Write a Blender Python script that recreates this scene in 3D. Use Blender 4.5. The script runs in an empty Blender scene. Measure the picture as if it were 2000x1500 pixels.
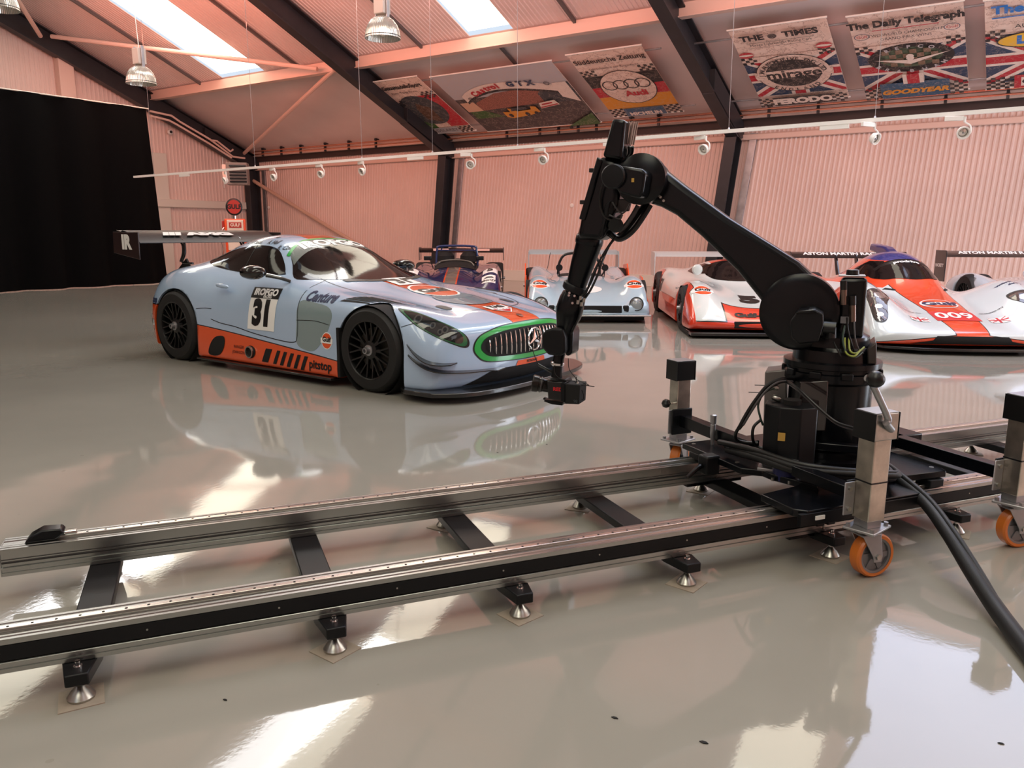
import bpy, bmesh, math, random
import numpy as np
from mathutils import Vector, Matrix
from mathutils.bvhtree import BVHTree
R_ = math.radians
S = bpy.context.scene
COL = S.collection
random.seed(7)

# ------------------------------------------------------------------ camera
# world: X along the long wall, Y towards it, Z up; the camera stands over the origin
FPX, PITCH, ROLL, CAMH, YAW = 1534.0, .1914, -.0019, 1.2976, -.5917
def _cam_axes():
    fw = np.array([0, math.cos(PITCH), -math.sin(PITCH)]); r = np.array([1, 0, 0.]); d = np.cross(fw, r)
    c, s = math.cos(ROLL), math.sin(ROLL)
    Rc = np.array([c*r + s*d, -s*r + c*d, fw])
    B = np.array([[math.cos(YAW), math.sin(YAW), 0], [-math.sin(YAW), math.cos(YAW), 0], [0, 0, 1]])
    return Rc @ B.T
AX = _cam_axes()
CAMO = np.array([0, 0, CAMH])
cd = bpy.data.cameras.new('camera'); cam = bpy.data.objects.new('camera', cd); COL.objects.link(cam)
cd.sensor_width = 36; cd.lens = FPX/2000*36; cd.clip_end = 200; cd.clip_start = .05
m = Matrix(((AX[0][0], -AX[1][0], -AX[2][0], 0), (AX[0][1], -AX[1][1], -AX[2][1], 0), (AX[0][2], -AX[1][2], -AX[2][2], CAMH), (0, 0, 0, 1)))
cam.matrix_world = m
S.camera = cam
S.view_settings.view_transform = 'Standard'; S.view_settings.look = 'None'
S.view_settings.gamma = 1; S.view_settings.use_curve_mapping = False
S.view_settings.exposure = EXPO = -.09
S.cycles.use_denoising = True
S.cycles.max_bounces = 6; S.cycles.diffuse_bounces = 4; S.cycles.glossy_bounces = 4; S.cycles.transparent_max_bounces = 6
S.cycles.sample_clamp_indirect = 6

# ------------------------------------------------------------------ world and lights
w = bpy.data.worlds.new('world'); S.world = w; w.use_nodes = True
bg = w.node_tree.nodes['Background']; bg.inputs[0].default_value = (.75, .86, 1, 1); bg.inputs[1].default_value = 1.0

def area(name, loc, target, sx, sy, power, col):
    l = bpy.data.lights.new(name, 'AREA'); l.shape = 'RECTANGLE'; l.size = sx; l.size_y = sy
    l.energy = power; l.color = col
    o = bpy.data.objects.new(name, l); COL.objects.link(o); o.location = loc
    o.rotation_euler = (Vector(target) - Vector(loc)).to_track_quat('-Z', 'Y').to_euler()
    return o
# coral LED washes hung in the roof, aimed at the long wall, the gable and the roof lining
CORAL = (1, .25, .15)
area('wall_wash_light', (-16, 10.2, 5.4), (-17, 17.8, 2.2), 7, .5, 150, CORAL)
area('wall_wash_light', (-8, 10.2, 5.4), (-9, 17.8, 2.2), 7, .5, 125, (1, .31, .23))
area('wall_wash_light', (0, 10.2, 5.4), (0, 17.8, 2.2), 7, .5, 105, (1, .50, .45))
area('roof_wash_light', (-12, 6.5, 4.6), (-13, 13.5, 7.5), 12, .6, 150, (1, .55, .47))
area('wall_wash_light', (6.6, 5.2, 4.6), (9, 5.2, 1.2), 5, .5, 190, (1, .42, .30))
# daylight under the roof lights
DAY = (.97, .98, 1.0)
ROOFLIGHTS = [(-18.9, -17.2), (-10.6, -9.5), (-3.2, -2.1), (-1.75, .75), (5.4, 6.5)]
for x0, x1 in ROOFLIGHTS:
    if x1-x0 > 2: continue
    area('daylight', ((x0+x1)/2, 9.6, 7.0), ((x0+x1)/2, 8.6, 0), 1.0, 6.5, 185, DAY)
area('daylight', (-6, -2.0, 7.2), (-6, 1.5, 0), 14, 1.2, 60, (.88, .94, 1))
area('daylight', (3.5, 1.0, 6.5), (-1, 3.0, 0), 2, 3, 20, (.88, .94, 1))

# added bluish light out of view, brightening the roof and banners of the near bay
area('added_side_light', (8.6, 13.2, 2.0), (-1.5, 15.0, 4.8), 4.2, 3.2, 470, (.86, .93, 1))

# ------------------------------------------------------------------ helpers
def ray(u, v):
    return AX.T @ np.array([(u-1000)/FPX, (v-750)/FPX, 1.0])
def at_floor(u, v, z=0): d = ray(u, v); return Vector(CAMO + d*(z-CAMH)/d[2])
def at_x(u, v, x): d = ray(u, v); return Vector(CAMO + d*x/d[0])
def at_y(u, v, y): d = ray(u, v); return Vector(CAMO + d*y/d[1])
def at_plane(u, v, p, n):
    d = Vector(ray(u, v)); n = Vector(n); c = Vector(CAMO); return c + d*(n.dot(Vector(p)-c)/n.dot(d))
def at_depth(u, v, t): return Vector(CAMO + ray(u, v)*t)

class NT:
    """small wrapper for node maths"""
    def __init__(s, mat): s.t = mat.node_tree; s.n = s.t.nodes; s.l = s.t.links
    def add(s, typ, **k):
        x = s.n.new(typ)
        for a, b in k.items(): setattr(x, a, b)
        return x
    def val(s, sock, v):
        if isinstance(v, bpy.types.NodeSocket): s.l.new(v, sock)
        else: sock.default_value = v
    def m(s, op, a, b=0.0, c=0.0):
        x = s.add('ShaderNodeMath', operation=op); s.val(x.inputs[0], a); s.val(x.inputs[1], b); s.val(x.inputs[2], c); return x.outputs[0]
    def xyz(s, coord='Object'):
        tc = s.add('ShaderNodeTexCoord'); sp = s.add('ShaderNodeSeparateXYZ'); s.l.new(tc.outputs[coord], sp.inputs[0])
        return sp.outputs[0], sp.outputs[1], sp.outputs[2], tc.outputs[coord]
    def mix(s, f, a, b):
        x = s.add('ShaderNodeMix', data_type='RGBA'); s.val(x.inputs[0], f)
        s.val(x.inputs[6], rgb(a) if isinstance(a, tuple) else a); s.val(x.inputs[7], rgb(b) if isinstance(b, tuple) else b); return x.outputs[2]
    def noise(s, co, scale, detail=3, rough=.5, out=0):
        x = s.add('ShaderNodeTexNoise'); s.l.new(co, x.inputs['Vector']); x.inputs['Scale'].default_value = scale; x.inputs['Detail'].default_value = detail
        x.inputs['Roughness'].default_value = rough
        return x.outputs[out]
    def ramp(s, f, stops):
        x = s.add('ShaderNodeValToRGB'); s.l.new(f, x.inputs[0]); e = x.color_ramp.elements
        while len(e) < len(stops): e.new(.5)
        for q, (p, c) in zip(e, stops): q.position = p; q.color = rgb(c)
        return x.outputs[0]
    def lt(s, a, b): return s.m('LESS_THAN', a, b)
    def gt(s, a, b): return s.m('GREATER_THAN', a, b)
    def band(s, v, lo, hi): return s.m('MULTIPLY', s.gt(v, lo), s.lt(v, hi))
    def lin(s, x, x0, y0, x1, y1):   # line through two points
        k = (y1-y0)/(x1-x0); return s.m('MULTIPLY_ADD', x, k, y0-k*x0)
def _l(c): return c/12.92 if c <= .04045 else ((c+.055)/1.055)**2.4
def rgb(c):
    """sRGB 0-255 -> linear rgba"""
    return tuple(_l(x/255) for x in c[:3]) + (1,)
def mat(name, c, rough=.5, metal=0, coat=0, emis=0, spec=.5, noise=None, bump=None, aniso=0, trans=0):
    mm = bpy.data.materials.new(name); mm.use_nodes = True
    b = mm.node_tree.nodes['Principled BSDF']
    b.inputs['Base Color'].default_value = rgb(c); b.inputs['Roughness'].default_value = rough; b.inputs['Metallic'].default_value = metal
    b.inputs['Coat Weight'].default_value = coat; b.inputs['Coat Roughness'].default_value = .03
    b.inputs['Specular IOR Level'].default_value = spec
    if trans: b.inputs['Transmission Weight'].default_value = trans
    if emis: b.inputs['Emission Color'].default_value = rgb(c); b.inputs['Emission Strength'].default_value = emis
    if aniso: b.inputs['Anisotropic'].default_value = aniso
    nt = NT(mm)
    if noise or bump:
        X = nt.xyz()[3]
    if noise:   # (scale, amount)
        f = nt.noise(X, noise[0], 4)
        k = noise[1]
        col = nt.ramp(f, [(.25, tuple(max(0, v*(1-k)) for v in c[:3])), (.75, tuple(min(255, v*(1+k)) for v in c[:3]))])
        nt.l.new(col, b.inputs['Base Color'])
    if bump:    # (scale, strength)
        bb = nt.add('ShaderNodeBump'); bb.inputs['Strength'].default_value = bump[1]; bb.inputs['Distance'].default_value = .01
        nt.l.new(nt.noise(X, bump[0], 3), bb.inputs['Height']); nt.l.new(bb.outputs[0], b.inputs['Normal'])
    return mm
def bsdf(mm): return mm.node_tree.nodes['Principled BSDF']

class MB:
    """collects shapes; build() links them as ONE mesh object"""
    def __init__(s): s.v = []; s.f = []; s.uv = None
    def add(s, vs, fs):
        o = len(s.v); s.v += [tuple(q) for q in vs]; s.f += [tuple(i+o for i in f) for f in fs]; return s
    def box(s, c, d, M=None):
        x, y, z = d[0]/2, d[1]/2, d[2]/2
        vs = [Vector((a*x, b*y, e*z)) for e in (-1, 1) for a, b in ((-1, -1), (1, -1), (1, 1), (-1, 1))]
        if M is not None: vs = [M @ q for q in vs]
        vs = [q+Vector(c) for q in vs]
        return s.add(vs, [(3, 2, 1, 0), (4, 5, 6, 7), (0, 1, 5, 4), (1, 2, 6, 5), (2, 3, 7, 6), (3, 0, 4, 7)])
    def box2(s, a, b):   # two corners
        a, b = Vector(a), Vector(b); return s.box((a+b)/2, [abs(q) for q in (b-a)])
    def bar(s, p, q, w, h, up=(0, 0, 1)):   # rectangular bar from p to q
        p, q = Vector(p), Vector(q); d = (q-p); L = d.length; d.normalize(); up = Vector(up)
        x = d.cross(up)
        if x.length < 1e-4: x = d.cross(Vector((1, 0, 0)))
        x.normalize(); z = x.cross(d)
        M = Matrix((x, d, z)).transposed()
        return s.box((p+q)/2, (w, L, h), M)
    def rings(s, rings, close=True, caps=True):
        n = len(rings[0]); vs = [q for r in rings for q in r]; fs = []
        for i in range(len(rings)-1):
            for j in range(n if close else n-1):
                a = i*n+j; b = i*n+(j+1) % n; fs.append((a, b, b+n, a+n))
        if caps and close:
            fs.append(tuple(reversed(range(n)))); fs.append(tuple((len(rings)-1)*n+j for j in range(n)))
        return s.add(vs, fs)
    def cyl(s, p, q, r0, r1=None, n=20, caps=True):
        r1 = r0 if r1 is None else r1
        return s.lathe(p, Vector(q)-Vector(p), [(0, r0), (1, r1)], n, caps, True)
    def lathe(s, p, axis, prof, n=24, caps=True, rel=False):
        """prof: (distance along axis, radius)"""
        p = Vector(p); ax = Vector(axis); L = ax.length; ax.normalize(); k = L if rel else 1
        u = ax.orthogonal().normalized(); w_ = ax.cross(u)
        rs = [[p+ax*(t*k)+(u*math.cos(2*math.pi*i/n)+w_*math.sin(2*math.pi*i/n))*r for i in range(n)] for t, r in prof]
        return s.rings(rs, True, caps)
    def tube(s, pts, r, n=10, smooth=0, closed=False):
        pts = [Vector(q) for q in pts]
        if smooth: pts = crom(pts, smooth, closed)
        rr = r if isinstance(r, (list, tuple)) else [r]*len(pts)
        if len(rr) != len(pts): rr = list(np.interp(np.linspace(0, 1, len(pts)), np.linspace(0, 1, len(rr)), rr))
        u = None; rs = []; N = len(pts)
        for i, q in enumerate(pts):
            a = pts[(i-1) % N] if (closed or i) else q; b = pts[(i+1) % N] if (closed or i < N-1) else q
            t = (b-a).normalized()
            u = t.orthogonal().normalized() if u is None else (u-t*u.dot(t)).normalized()
            w_ = t.cross(u)
            rs.append([q+(u*math.cos(2*math.pi*k/n)+w_*math.sin(2*math.pi*k/n))*rr[i] for k in range(n)])
        if closed: rs.append(rs[0])
        return s.rings(rs, True, not closed)
    def prism(s, poly, M, depth):
        """poly: 2D points; M: function (a,b,c)->3D ; extruded c from 0 to depth"""
        n = len(poly); vs = [M(a, b, 0) for a, b in poly]+[M(a, b, depth) for a, b in poly]
        fs = [tuple(reversed(range(n))), tuple(range(n, 2*n))]+[(i, (i+1) % n, (i+1) % n+n, i+n) for i in range(n)]
        return s.add(vs, fs)
    def quad(s, a, b, c, d): return s.add([a, b, c, d], [(0, 1, 2, 3)])
    def mesh(s, name):
        me = bpy.data.meshes.new(name); me.from_pydata([tuple(q) for q in s.v], [], s.f); me.validate(); me.update(); return me
    def build(s, name, mt, parent=None, smooth=35, bevel=0, seg=2, sub=0, recalc=True):
        me = s.mesh(name)
        if recalc:
            bm = bmesh.new(); bm.from_mesh(me); bmesh.ops.recalc_face_normals(bm, faces=bm.faces); bm.to_mesh(me); bm.free()
        o = bpy.data.objects.new(name, me); COL.objects.link(o)
        if mt: me.materials.append(mt)
        if parent: o.parent = parent
        if bevel:
            b = o.modifiers.new('b', 'BEVEL'); b.width = bevel; b.segments = seg; b.limit_method = 'ANGLE'; b.angle_limit = R_(35); b.harden_normals = False
        if sub:
            b = o.modifiers.new('s', 'SUBSURF'); b.levels = sub; b.render_levels = sub
        if smooth:
            me.polygons.foreach_set('use_smooth', [True]*len(me.polygons))
            if not sub:
                me.set_sharp_from_angle(angle=R_(smooth))
        return o
def crom(pts, k, closed=False):
    out = []; n = len(pts)
    P_ = lambda i: pts[i % n] if closed else pts[max(0, min(n-1, i))]
    for i in range(n if closed else n-1):
        a, b, c, d = P_(i-1), P_(i), P_(i+1), P_(i+2)
        for j in range(k):
            t = j/k; out.append(.5*((2*b)+(c-a)*t+(2*a-5*b+4*c-d)*t*t+(3*b-a-3*c+d)*t**3))
    if not closed: out.append(pts[-1])
    return out
def empty(name, loc, rz=0, rot=None):
    o = bpy.data.objects.new(name, None); COL.objects.link(o); o.location = loc
    o.rotation_euler = rot if rot else (0, 0, rz); o.empty_display_size = .1; return o
def tag(o, label=None, cat=None, group=None, kind=None):
    if label: o['label'] = label
    if cat: o['category'] = cat
    if group: o['group'] = group
    if kind: o['kind'] = kind
    return o
def struct(o): o['kind'] = 'structure'; return o
def kids(o): return [c for c in COL.objects if c.parent == o]
def copy_tree(o, parent=None):
    c = o.copy(); COL.objects.link(c)
    if parent: c.parent = parent
    for ch in kids(o): copy_tree(ch, c)
    return c
def bezpoly(pts, k=6): return [tuple(q) for q in crom([Vector(p) for p in pts], k, True)]

# flat lettering -> triangles
def text2d(s, size=1.0, bold=0.0, shear=0.0, sx=1.0, align='CENTER', space=1.0):
    cu = bpy.data.curves.new('lettering', 'FONT'); cu.body = s; cu.size = size; cu.offset = bold; cu.shear = shear
    cu.align_x = align; cu.align_y = 'CENTER'; cu.resolution_u = 3; cu.space_character = space
    o = bpy.data.objects.new('lettering', cu); COL.objects.link(o)
    dg = bpy.context.evaluated_depsgraph_get(); me = bpy.data.meshes.new_from_object(o.evaluated_get(dg))
    vs = [(v.co.x*sx, v.co.y) for v in me.vertices]; fs = [tuple(p.vertices) for p in me.polygons]
    bpy.data.objects.remove(o); bpy.data.curves.remove(cu); bpy.data.meshes.remove(me)
    return vs, fs
def disc2d(rx, ry, n=32, cx=0, cy=0): return [(cx+rx*math.cos(2*math.pi*i/n), cy+ry*math.sin(2*math.pi*i/n)) for i in range(n)], [tuple(range(n))]
def ring2d(rx, ry, t, n=32, cx=0, cy=0, a0=0, a1=2*math.pi):
    vs = []
    for i in range(n+1):
        a = a0+(a1-a0)*i/n; vs += [(cx+rx*math.cos(a), cy+ry*math.sin(a)), (cx+(rx-t)*math.cos(a), cy+(ry-t)*math.sin(a))]
    return vs, [(2*i, 2*i+2, 2*i+3, 2*i+1) for i in range(n)]
def rect2d(x0, y0, x1, y1): return [(x0, y0), (x1, y0), (x1, y1), (x0, y1)], [(0, 1, 2, 3)]
def poly2d(*p): return list(p), [tuple(range(len(p)))]
def xf2d(sh, dx=0, dy=0, rot=0, s=1):
    c, q = math.cos(rot), math.sin(rot); return [(s*(x*c-y*q)+dx, s*(x*q+y*c)+dy) for x, y in sh[0]], sh[1]
def half2d(rx, ry, lo, hi, n=24):   # slice of an ellipse between heights lo and hi
    xs = []
    ys = [lo+(hi-lo)*i/n for i in range(n+1)]
    R = [(rx*math.sqrt(max(0, 1-(y/ry)**2)), y) for y in ys]
    return R+[(-a, b) for a, b in reversed(R)], [tuple(range(2*n+2))]

def flat(name, shape, mt, M, parent, z=.002, cut=0):
    """lays a 2D shape on a flat or mapped surface; M: (a,b,h)->3D"""
    vs, fs = shape
    bm = bmesh.new(); V = [bm.verts.new((a, b, 0)) for a, b in vs]
    for f in fs:
        try: bm.faces.new([V[i] for i in f])
        except ValueError: pass
    if cut:
        bmesh.ops.triangulate(bm, faces=bm.faces)
        for _ in range(6):
            es = [e for e in bm.edges if e.calc_length() > cut]
            if not es: break
            bmesh.ops.subdivide_edges(bm, edges=es, cuts=1); bmesh.ops.triangulate(bm, faces=[f for f in bm.faces if len(f.verts) > 3])
    for v in bm.verts:
        q = M(v.co.x, v.co.y, z)
        v.co = q
    me = bpy.data.meshes.new(name); bm.to_mesh(me); bm.free(); me.materials.append(mt)
    o = bpy.data.objects.new(name, me); COL.objects.link(o)
    if parent: o.parent = parent
    return o

class Decal:
    """projects flat prints on to a body surface (BVH in the body's own space)"""
    def __init__(s, obj, mods=True):
        dg = bpy.context.evaluated_depsgraph_get(); ev = obj.evaluated_get(dg); me = ev.to_mesh()
        s.co = [v.co.copy() for v in me.vertices]; s.no = [v.normal.copy() for v in me.vertices]
        s.fs = [tuple(p.vertices) for p in me.polygons]; ev.to_mesh_clear()
        s.bvh = BVHTree.FromPolygons(s.co, s.fs); s.par = obj.parent
    def normal(s, q, fi, fallback):
        n = Vector(); 
        for i in s.fs[fi]: n += s.no[i]/(1e-5+(s.co[i]-q).length)
        n.normalize(); return n if n.dot(fallback) > .3 else fallback
    def put(s, name, shape, mt, org, ux, uy, cut=.04, lift=.0025, parent=None, label=None, tol=.45):
        """org: point in front of the surface, ux/uy: directions of the print; the print falls along -(ux x uy)"""
        org, ux, uy = Vector(org), Vector(ux).normalized(), Vector(uy).normalized(); d = -(ux.cross(uy)).normalized()
        last = [None]; NN = []; DD_ = []
        def M(a, b, h):
            p = org+ux*a+uy*b
            hit = s.bvh.ray_cast(p, d)
            if hit[0] is None:
                NN.append(-d); DD_.append(1e9)
                return (p+d*last[0]) if last[0] is not None else p+d*.3
            last[0] = hit[3]; DD_.append(hit[3])
            nn = hit[1] if hit[1].dot(d) < 0 else -hit[1]
            n2 = s.normal(hit[0], hit[2], nn); NN.append(n2)
            return hit[0]+n2*h
        o = flat(name, shape, mt, M, parent or s.par, lift, cut)
        me = o.data
        med = sorted(DD_)[len(DD_)//2]; bad = [i for i, q in enumerate(DD_) if abs(q-med) > tol]
        if bad:
            bm = bmesh.new(); bm.from_mesh(me); bm.verts.ensure_lookup_table(); B_ = set(bad)
            bmesh.ops.delete(bm, geom=[bm.verts[i] for i in bad], context='VERTS'); bm.to_mesh(me); bm.free(); NN = [q for i, q in enumerate(NN) if i not in B_]
            if not me.polygons: print('EMPTY DECAL', name); return o
        for pl in me.polygons: pl.use_smooth = True
        flip = sum(1 for pl in me.polygons if pl.normal.dot(NN[pl.vertices[0]]) < 0)
        if flip > len(me.polygons)/2: me.flip_normals()
        try: me.normals_split_custom_set_from_vertices([tuple(n) for n in NN])
        except Exception as ex: pass
        if label: o['label'] = label
        return o
    def at(s, name, shape, mt, c, n, up=(0, 0, 1), cut=.04, lift=.004, **k):
        """print centred on the surface near point c, facing direction n"""
        n = Vector(n).normalized(); up = Vector(up); uy = (up-n*up.dot(n)).normalized(); ux = uy.cross(n)
        return s.put(name, shape, mt, Vector(c)+n*.6, ux, uy, cut, lift, **k)

# ================================================================== materials
M_ = {}
M_['wall'] = mat('wall_sheet', (226, 199, 189), .45, noise=(.6, .04))
M_['roofsheet'] = mat('roof_lining', (226, 210, 206), .5, noise=(.5, .05))
M_['pinksteel'] = mat('painted_purlin', (232, 200, 186), .45)
M_['darksteel'] = mat('dark_painted_steel', (38, 38, 42), .42, noise=(3, .15))
M_['trim'] = mat('white_trim', (220, 212, 200), .5)
M_['galv'] = mat('galvanised_steel', (165, 165, 168), .38, .85, noise=(6, .1))
M_['black'] = mat('black_plastic', (7, 8, 11), .35)
M_['blackgloss'] = mat('black_gloss', (7, 7, 9), .18, coat=.5)
M_['blackmatte'] = mat('black_matte', (9, 9, 10), .8)
M_['velvet'] = mat('black_curtain_cloth', (7, 7, 8), .95, spec=.1, bump=(60, .2))
M_['white'] = mat('white_paint', (240, 238, 232), .35)
M_['chrome'] = mat('chrome', (225, 225, 225), .08, 1)
M_['steel'] = mat('brushed_steel', (180, 178, 172), .3, 1, noise=(30, .08))
M_['copper'] = mat('copper_pipe', (235, 160, 130), .25, .9)
M_['glow'] = mat('rooflight_sheet', (255, 250, 228), .4, emis=4)
M_['rubber'] = mat('tyre_rubber', (18, 18, 19), .62, noise=(25, .25))

# floor: glossy poured resin with faint trowel waves
fm = mat('poured_resin_floor', (158, 151, 140), .1, spec=.6); M_['floor'] = fm
nt = NT(fm); X = nt.xyz()[3]; b = bsdf(fm)
c1 = nt.ramp(nt.noise(X, .35, 5, .6), [(.3, (142, 139, 131)), (.7, (157, 153, 144))])
spots = nt.gt(nt.noise(X, 9, 2), .76)
nt.l.new(nt.mix(nt.m('MULTIPLY', spots, .25), c1, (120, 112, 100)), b.inputs['Base Color'])
nt.l.new(nt.m('MULTIPLY_ADD', nt.noise(X, .8, 4), .06, .02), b.inputs['Roughness'])
bp = nt.add('ShaderNodeBump'); bp.inputs['Strength'].default_value = .07; bp.inputs['Distance'].default_value = .05
h = nt.m('ADD', nt.m('MULTIPLY', nt.noise(X, .9, 2), 1.6), nt.m('MULTIPLY', nt.noise(X, 55, 2), .02))
nt.l.new(h, bp.inputs['Height']); nt.l.new(bp.outputs[0], b.inputs['Normal'])

# ================================================================== building shell
YW, XG, EAVE, K = 17.8, -22.5, 3.62, .42     # long wall, gable, eaves height, roof rise
XE, YB = 9.0, -8.0
RIDGE_Y = 4.8
def roof_z(y, off=0): return EAVE+.2+K*((YW-y) if y > RIDGE_Y else (YW-RIDGE_Y)-(RIDGE_Y-y))+off
struct(MB().box2((XG-.3, YB-.3, -.2), (XE+.3, YW+.4, 0)).build('floor', fm, smooth=0))

def lean(x):   # the photographed wall and columns tilt a little along the wall
    return float(np.interp(x, [-22.5, -18.5, -14.5, -6.4, -2, 4], [0, .05, .11, .115, .06, .04]))
# long wall: trapezoidal ribs
def ribbed(name, x0, x1, z0, z1, at, pitch=.1, d=.013, mt=None, slope=None):
    vs = []; fs = []; x = x0; cols = []
    while x < x1-1e-6:
        for fx, dd in ((0, 0), (.5, 0), (.62, d), (.88, d)): cols.append((min(x+fx*pitch, x1), dd))
        x += pitch
    cols.append((x1, 0))
    for cx, dd in cols:
        for zz in (z0, z1 if not callable(z1) else z1(cx)):
            vs.append(at(cx, dd, zz))
    n = len(cols)
    fs = [(2*i, 2*i+2, 2*i+3, 2*i+1) for i in range(n-1)]
    return MB().add(vs, fs)
struct(ribbed('wall_back', XG, XE, .28, EAVE+.1, lambda x, d, z: (x+lean(x)*z, YW-d, z)).build('wall_back', M_['wall'], smooth=0, recalc=False))
struct(MB().box2((XG, YW-.06, 0), (XE, YW+.05, .28)).build('baseboard_back', M_['trim'], bevel=.005))
struct(MB().box2((XG, YW+.03, 0), (XE, YW+.1, EAVE+.5)).build('wall_backing', M_['trim'], smooth=0))
# eaves: recess shadow painted as a dark strip, pale gutter lip and trunking
struct(MB().box2((XG, YW-.10, EAVE-.06), (XE, YW-.02, EAVE+.10)).build('trim_1', mat('eaves_shadow_strip', (58, 44, 42), .6), smooth=0))
struct(MB().box2((XG, YW-.16, EAVE+.10), (XE, YW-.01, EAVE+.24)).build('trim_2', M_['pinksteel'], bevel=.01))
struct(MB().box2((XG, YW-.10, EAVE-.34), (XE, YW-.02, EAVE-.22)).build('trim_3', M_['pinksteel'], bevel=.02))
# gable wall (ribs run up to the roof line)
gz = lambda y: roof_z(y)+.1
struct(ribbed('wall_gable', YB, YW, 1.9, gz, lambda y, d, z: (XG+d, y, z), .12).build('wall_gable', M_['wall'], smooth=0, recalc=False))
struct(ribbed('wall_gable_low', YB, YW, 0, 1.9, lambda y, d, z: (XG+.02+d, y, z), .12).build('wall_gable_low', M_['wall'], smooth=0, recalc=False))
struct(MB().box2((XG, YB, 2.02), (XG+.14, YW, 2.25)).build('trim_4', M_['trim'], bevel=.01))
struct(MB().box2((XG+.02, 13.2, 0), (XG+.09, 14.6, 3.6)).build('trim_5', M_['trim'], bevel=.01))
yp = at_x(125, 140, XG+.1).y
struct(MB().box2((XG, yp-.2, 2.2), (XG+.24, yp+.2, roof_z(yp)-.3)).build('trim_6', M_['pinksteel'], bevel=.01))
# the other two sides close the hall
struct(MB().box2((XG, YB-.1, 0), (XE, YB, 6)).build('wall_front', M_['wall'], smooth=0))
struct(MB().box2((XE, YB, 0), (XE+.1, 11.0, 9.6)).box2((XE, 15.5, 0), (XE+.1, YW, 9.6)).box2((XE, 11.0, 3.7), (XE+.1, 15.5, 9.6)).build('wall_side', M_['wall'], smooth=0))
struct(MB().box2((XE+.08, 11.0, 0), (XE+.1, 15.5, 3.7)).build('added_glow_panel', mat('added_daylight_glow', (225, 236, 255), .5, emis=3.5), smooth=0))  # glowing doorway panel out of view, added to light the roof
struct(MB().box2((XE-.05, 10.9, 0), (XE+.05, 11.02, 3.75)).box2((XE-.05, 15.48, 0), (XE+.05, 15.6, 3.75)).box2((XE-.25, 10.9, 3.65), (XE+.02, 15.6, 4.0)).build('trim_8', M_['galv'], smooth=0))
# roof lining, ribs up the slope, interrupted by rooflights
def roof_at(x, d, y): return (x, y, roof_z(y)-d)
segs = []; cur = XG
for a, c in ROOFLIGHTS: segs.append((cur, a)); cur = c
segs.append((cur, XE))
mb = MB()
for a, c in segs:
    q = ribbed('', a, c, 0, 1, lambda x, d, t: roof_at(x, d, 14.15+(RIDGE_Y-14.15)*t)); mb.add(q.v, q.f)
struct(mb.build('ceiling', M_['roofsheet'], smooth=0, recalc=False))
mb = MB(); mb.quad(roof_at(XG, 0, YW), roof_at(XE, 0, YW), roof_at(XE, 0, 14.15), roof_at(XG, 0, 14.15))
struct(mb.build('ceiling_eaves', M_['roofsheet'], smooth=0, recalc=False))
mb = MB()
BACKLIGHTS = [(-14.5, -12.9), (-6.6, -5.0), (-1.6, .9)]
cur = XG
for a, c in BACKLIGHTS+[(XE, XE)]:
    mb.quad(roof_at(cur, 0, RIDGE_Y), roof_at(a, 0, RIDGE_Y), roof_at(a, 0, YB), roof_at(cur, 0, YB)); cur = c
struct(mb.build('ceiling_rear', M_['roofsheet'], smooth=0, recalc=False))
for i, (a, c) in enumerate(ROOFLIGHTS):
    o = MB().quad(roof_at(a, -.06, 14.1), roof_at(c, -.06, 14.1), roof_at(c, -.06, RIDGE_Y+.6), roof_at(a, -.06, RIDGE_Y+.6)).build('window_%d' % (i+1), M_['glow'] if c-a < 2 else mat('clear_rooflight', (214, 226, 255), .4, emis=4.6), smooth=0); struct(o)
for i, (a, c) in enumerate(BACKLIGHTS):
    o = MB().quad(roof_at(a, -.06, 3.9), roof_at(c, -.06, 3.9), roof_at(c, -.06, -4), roof_at(a, -.06, -4)).build('window_%d' % (i+10), M_['glow'], smooth=0); struct(o)

# portal frames
def ibeam(p, q, up, w, h, tf=.03, tw=.02):
    """I section from p to q; p,q lie on the outer flange; up points to the outer flange"""
    p, q, up = Vector(p), Vector(q), Vector(up).normalized(); mb = MB()
    mb.bar(p-up*tf/2, q-up*tf/2, w, tf, up); mb.bar(p-up*(h-tf/2), q-up*(h-tf/2), w, tf, up); mb.bar(p-up*h/2, q-up*h/2, tw, h-2*tf, up)
    return mb
nrm = Vector((0, K, 1)).normalized()
for i, x in enumerate((-22.25, -14.35, -6.35, 1.65)):
    ln = lean(x) if i else 0
    mb = ibeam((x, YW-.03, 0), (x+ln*(EAVE-.1), YW-.03, EAVE-.1), (0, 1, 0), .26, .42)
    struct(mb.build('column', M_['darksteel'], smooth=0, bevel=.004))
    xt = x+ln*EAVE
    mb = ibeam((xt, YW-.02, roof_z(YW)-.1), (xt, RIDGE_Y, roof_z(RIDGE_Y)-.1), nrm, .26, .5)
    # haunch at the eaves
    vs = lambda a, b_, c_: Vector((xt-.13+c_, a, b_))
    mb.prism([(YW-.03, EAVE-.3), (YW-.45, EAVE-.3), (YW-2.0, roof_z(YW-2.0)-.66), (YW-2.0, roof_z(YW-2.0)-.2), (YW-.03, roof_z(YW)-.2)], vs, .26)
    struct(mb.build('rafter_beam', M_['darksteel'], smooth=0, bevel=.004))
    mb = ibeam((xt, RIDGE_Y, roof_z(RIDGE_Y)-.1), (xt, YB, roof_z(YB)-.1), Vector((0, -K, 1)), .26, .5)
    struct(mb.build('rafter_beam', M_['darksteel'], smooth=0))
# side packers beside the columns (grey flashings)
for x in (-14.35, -6.35, -22.25):
    struct(MB().bar((x+.36, YW-.05, .2), (x+.36+lean(x)*EAVE, YW-.05, EAVE-.2), .16, .05, (0, 1, 0)).build('trim_7', M_['galv'], bevel=.004))
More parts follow.
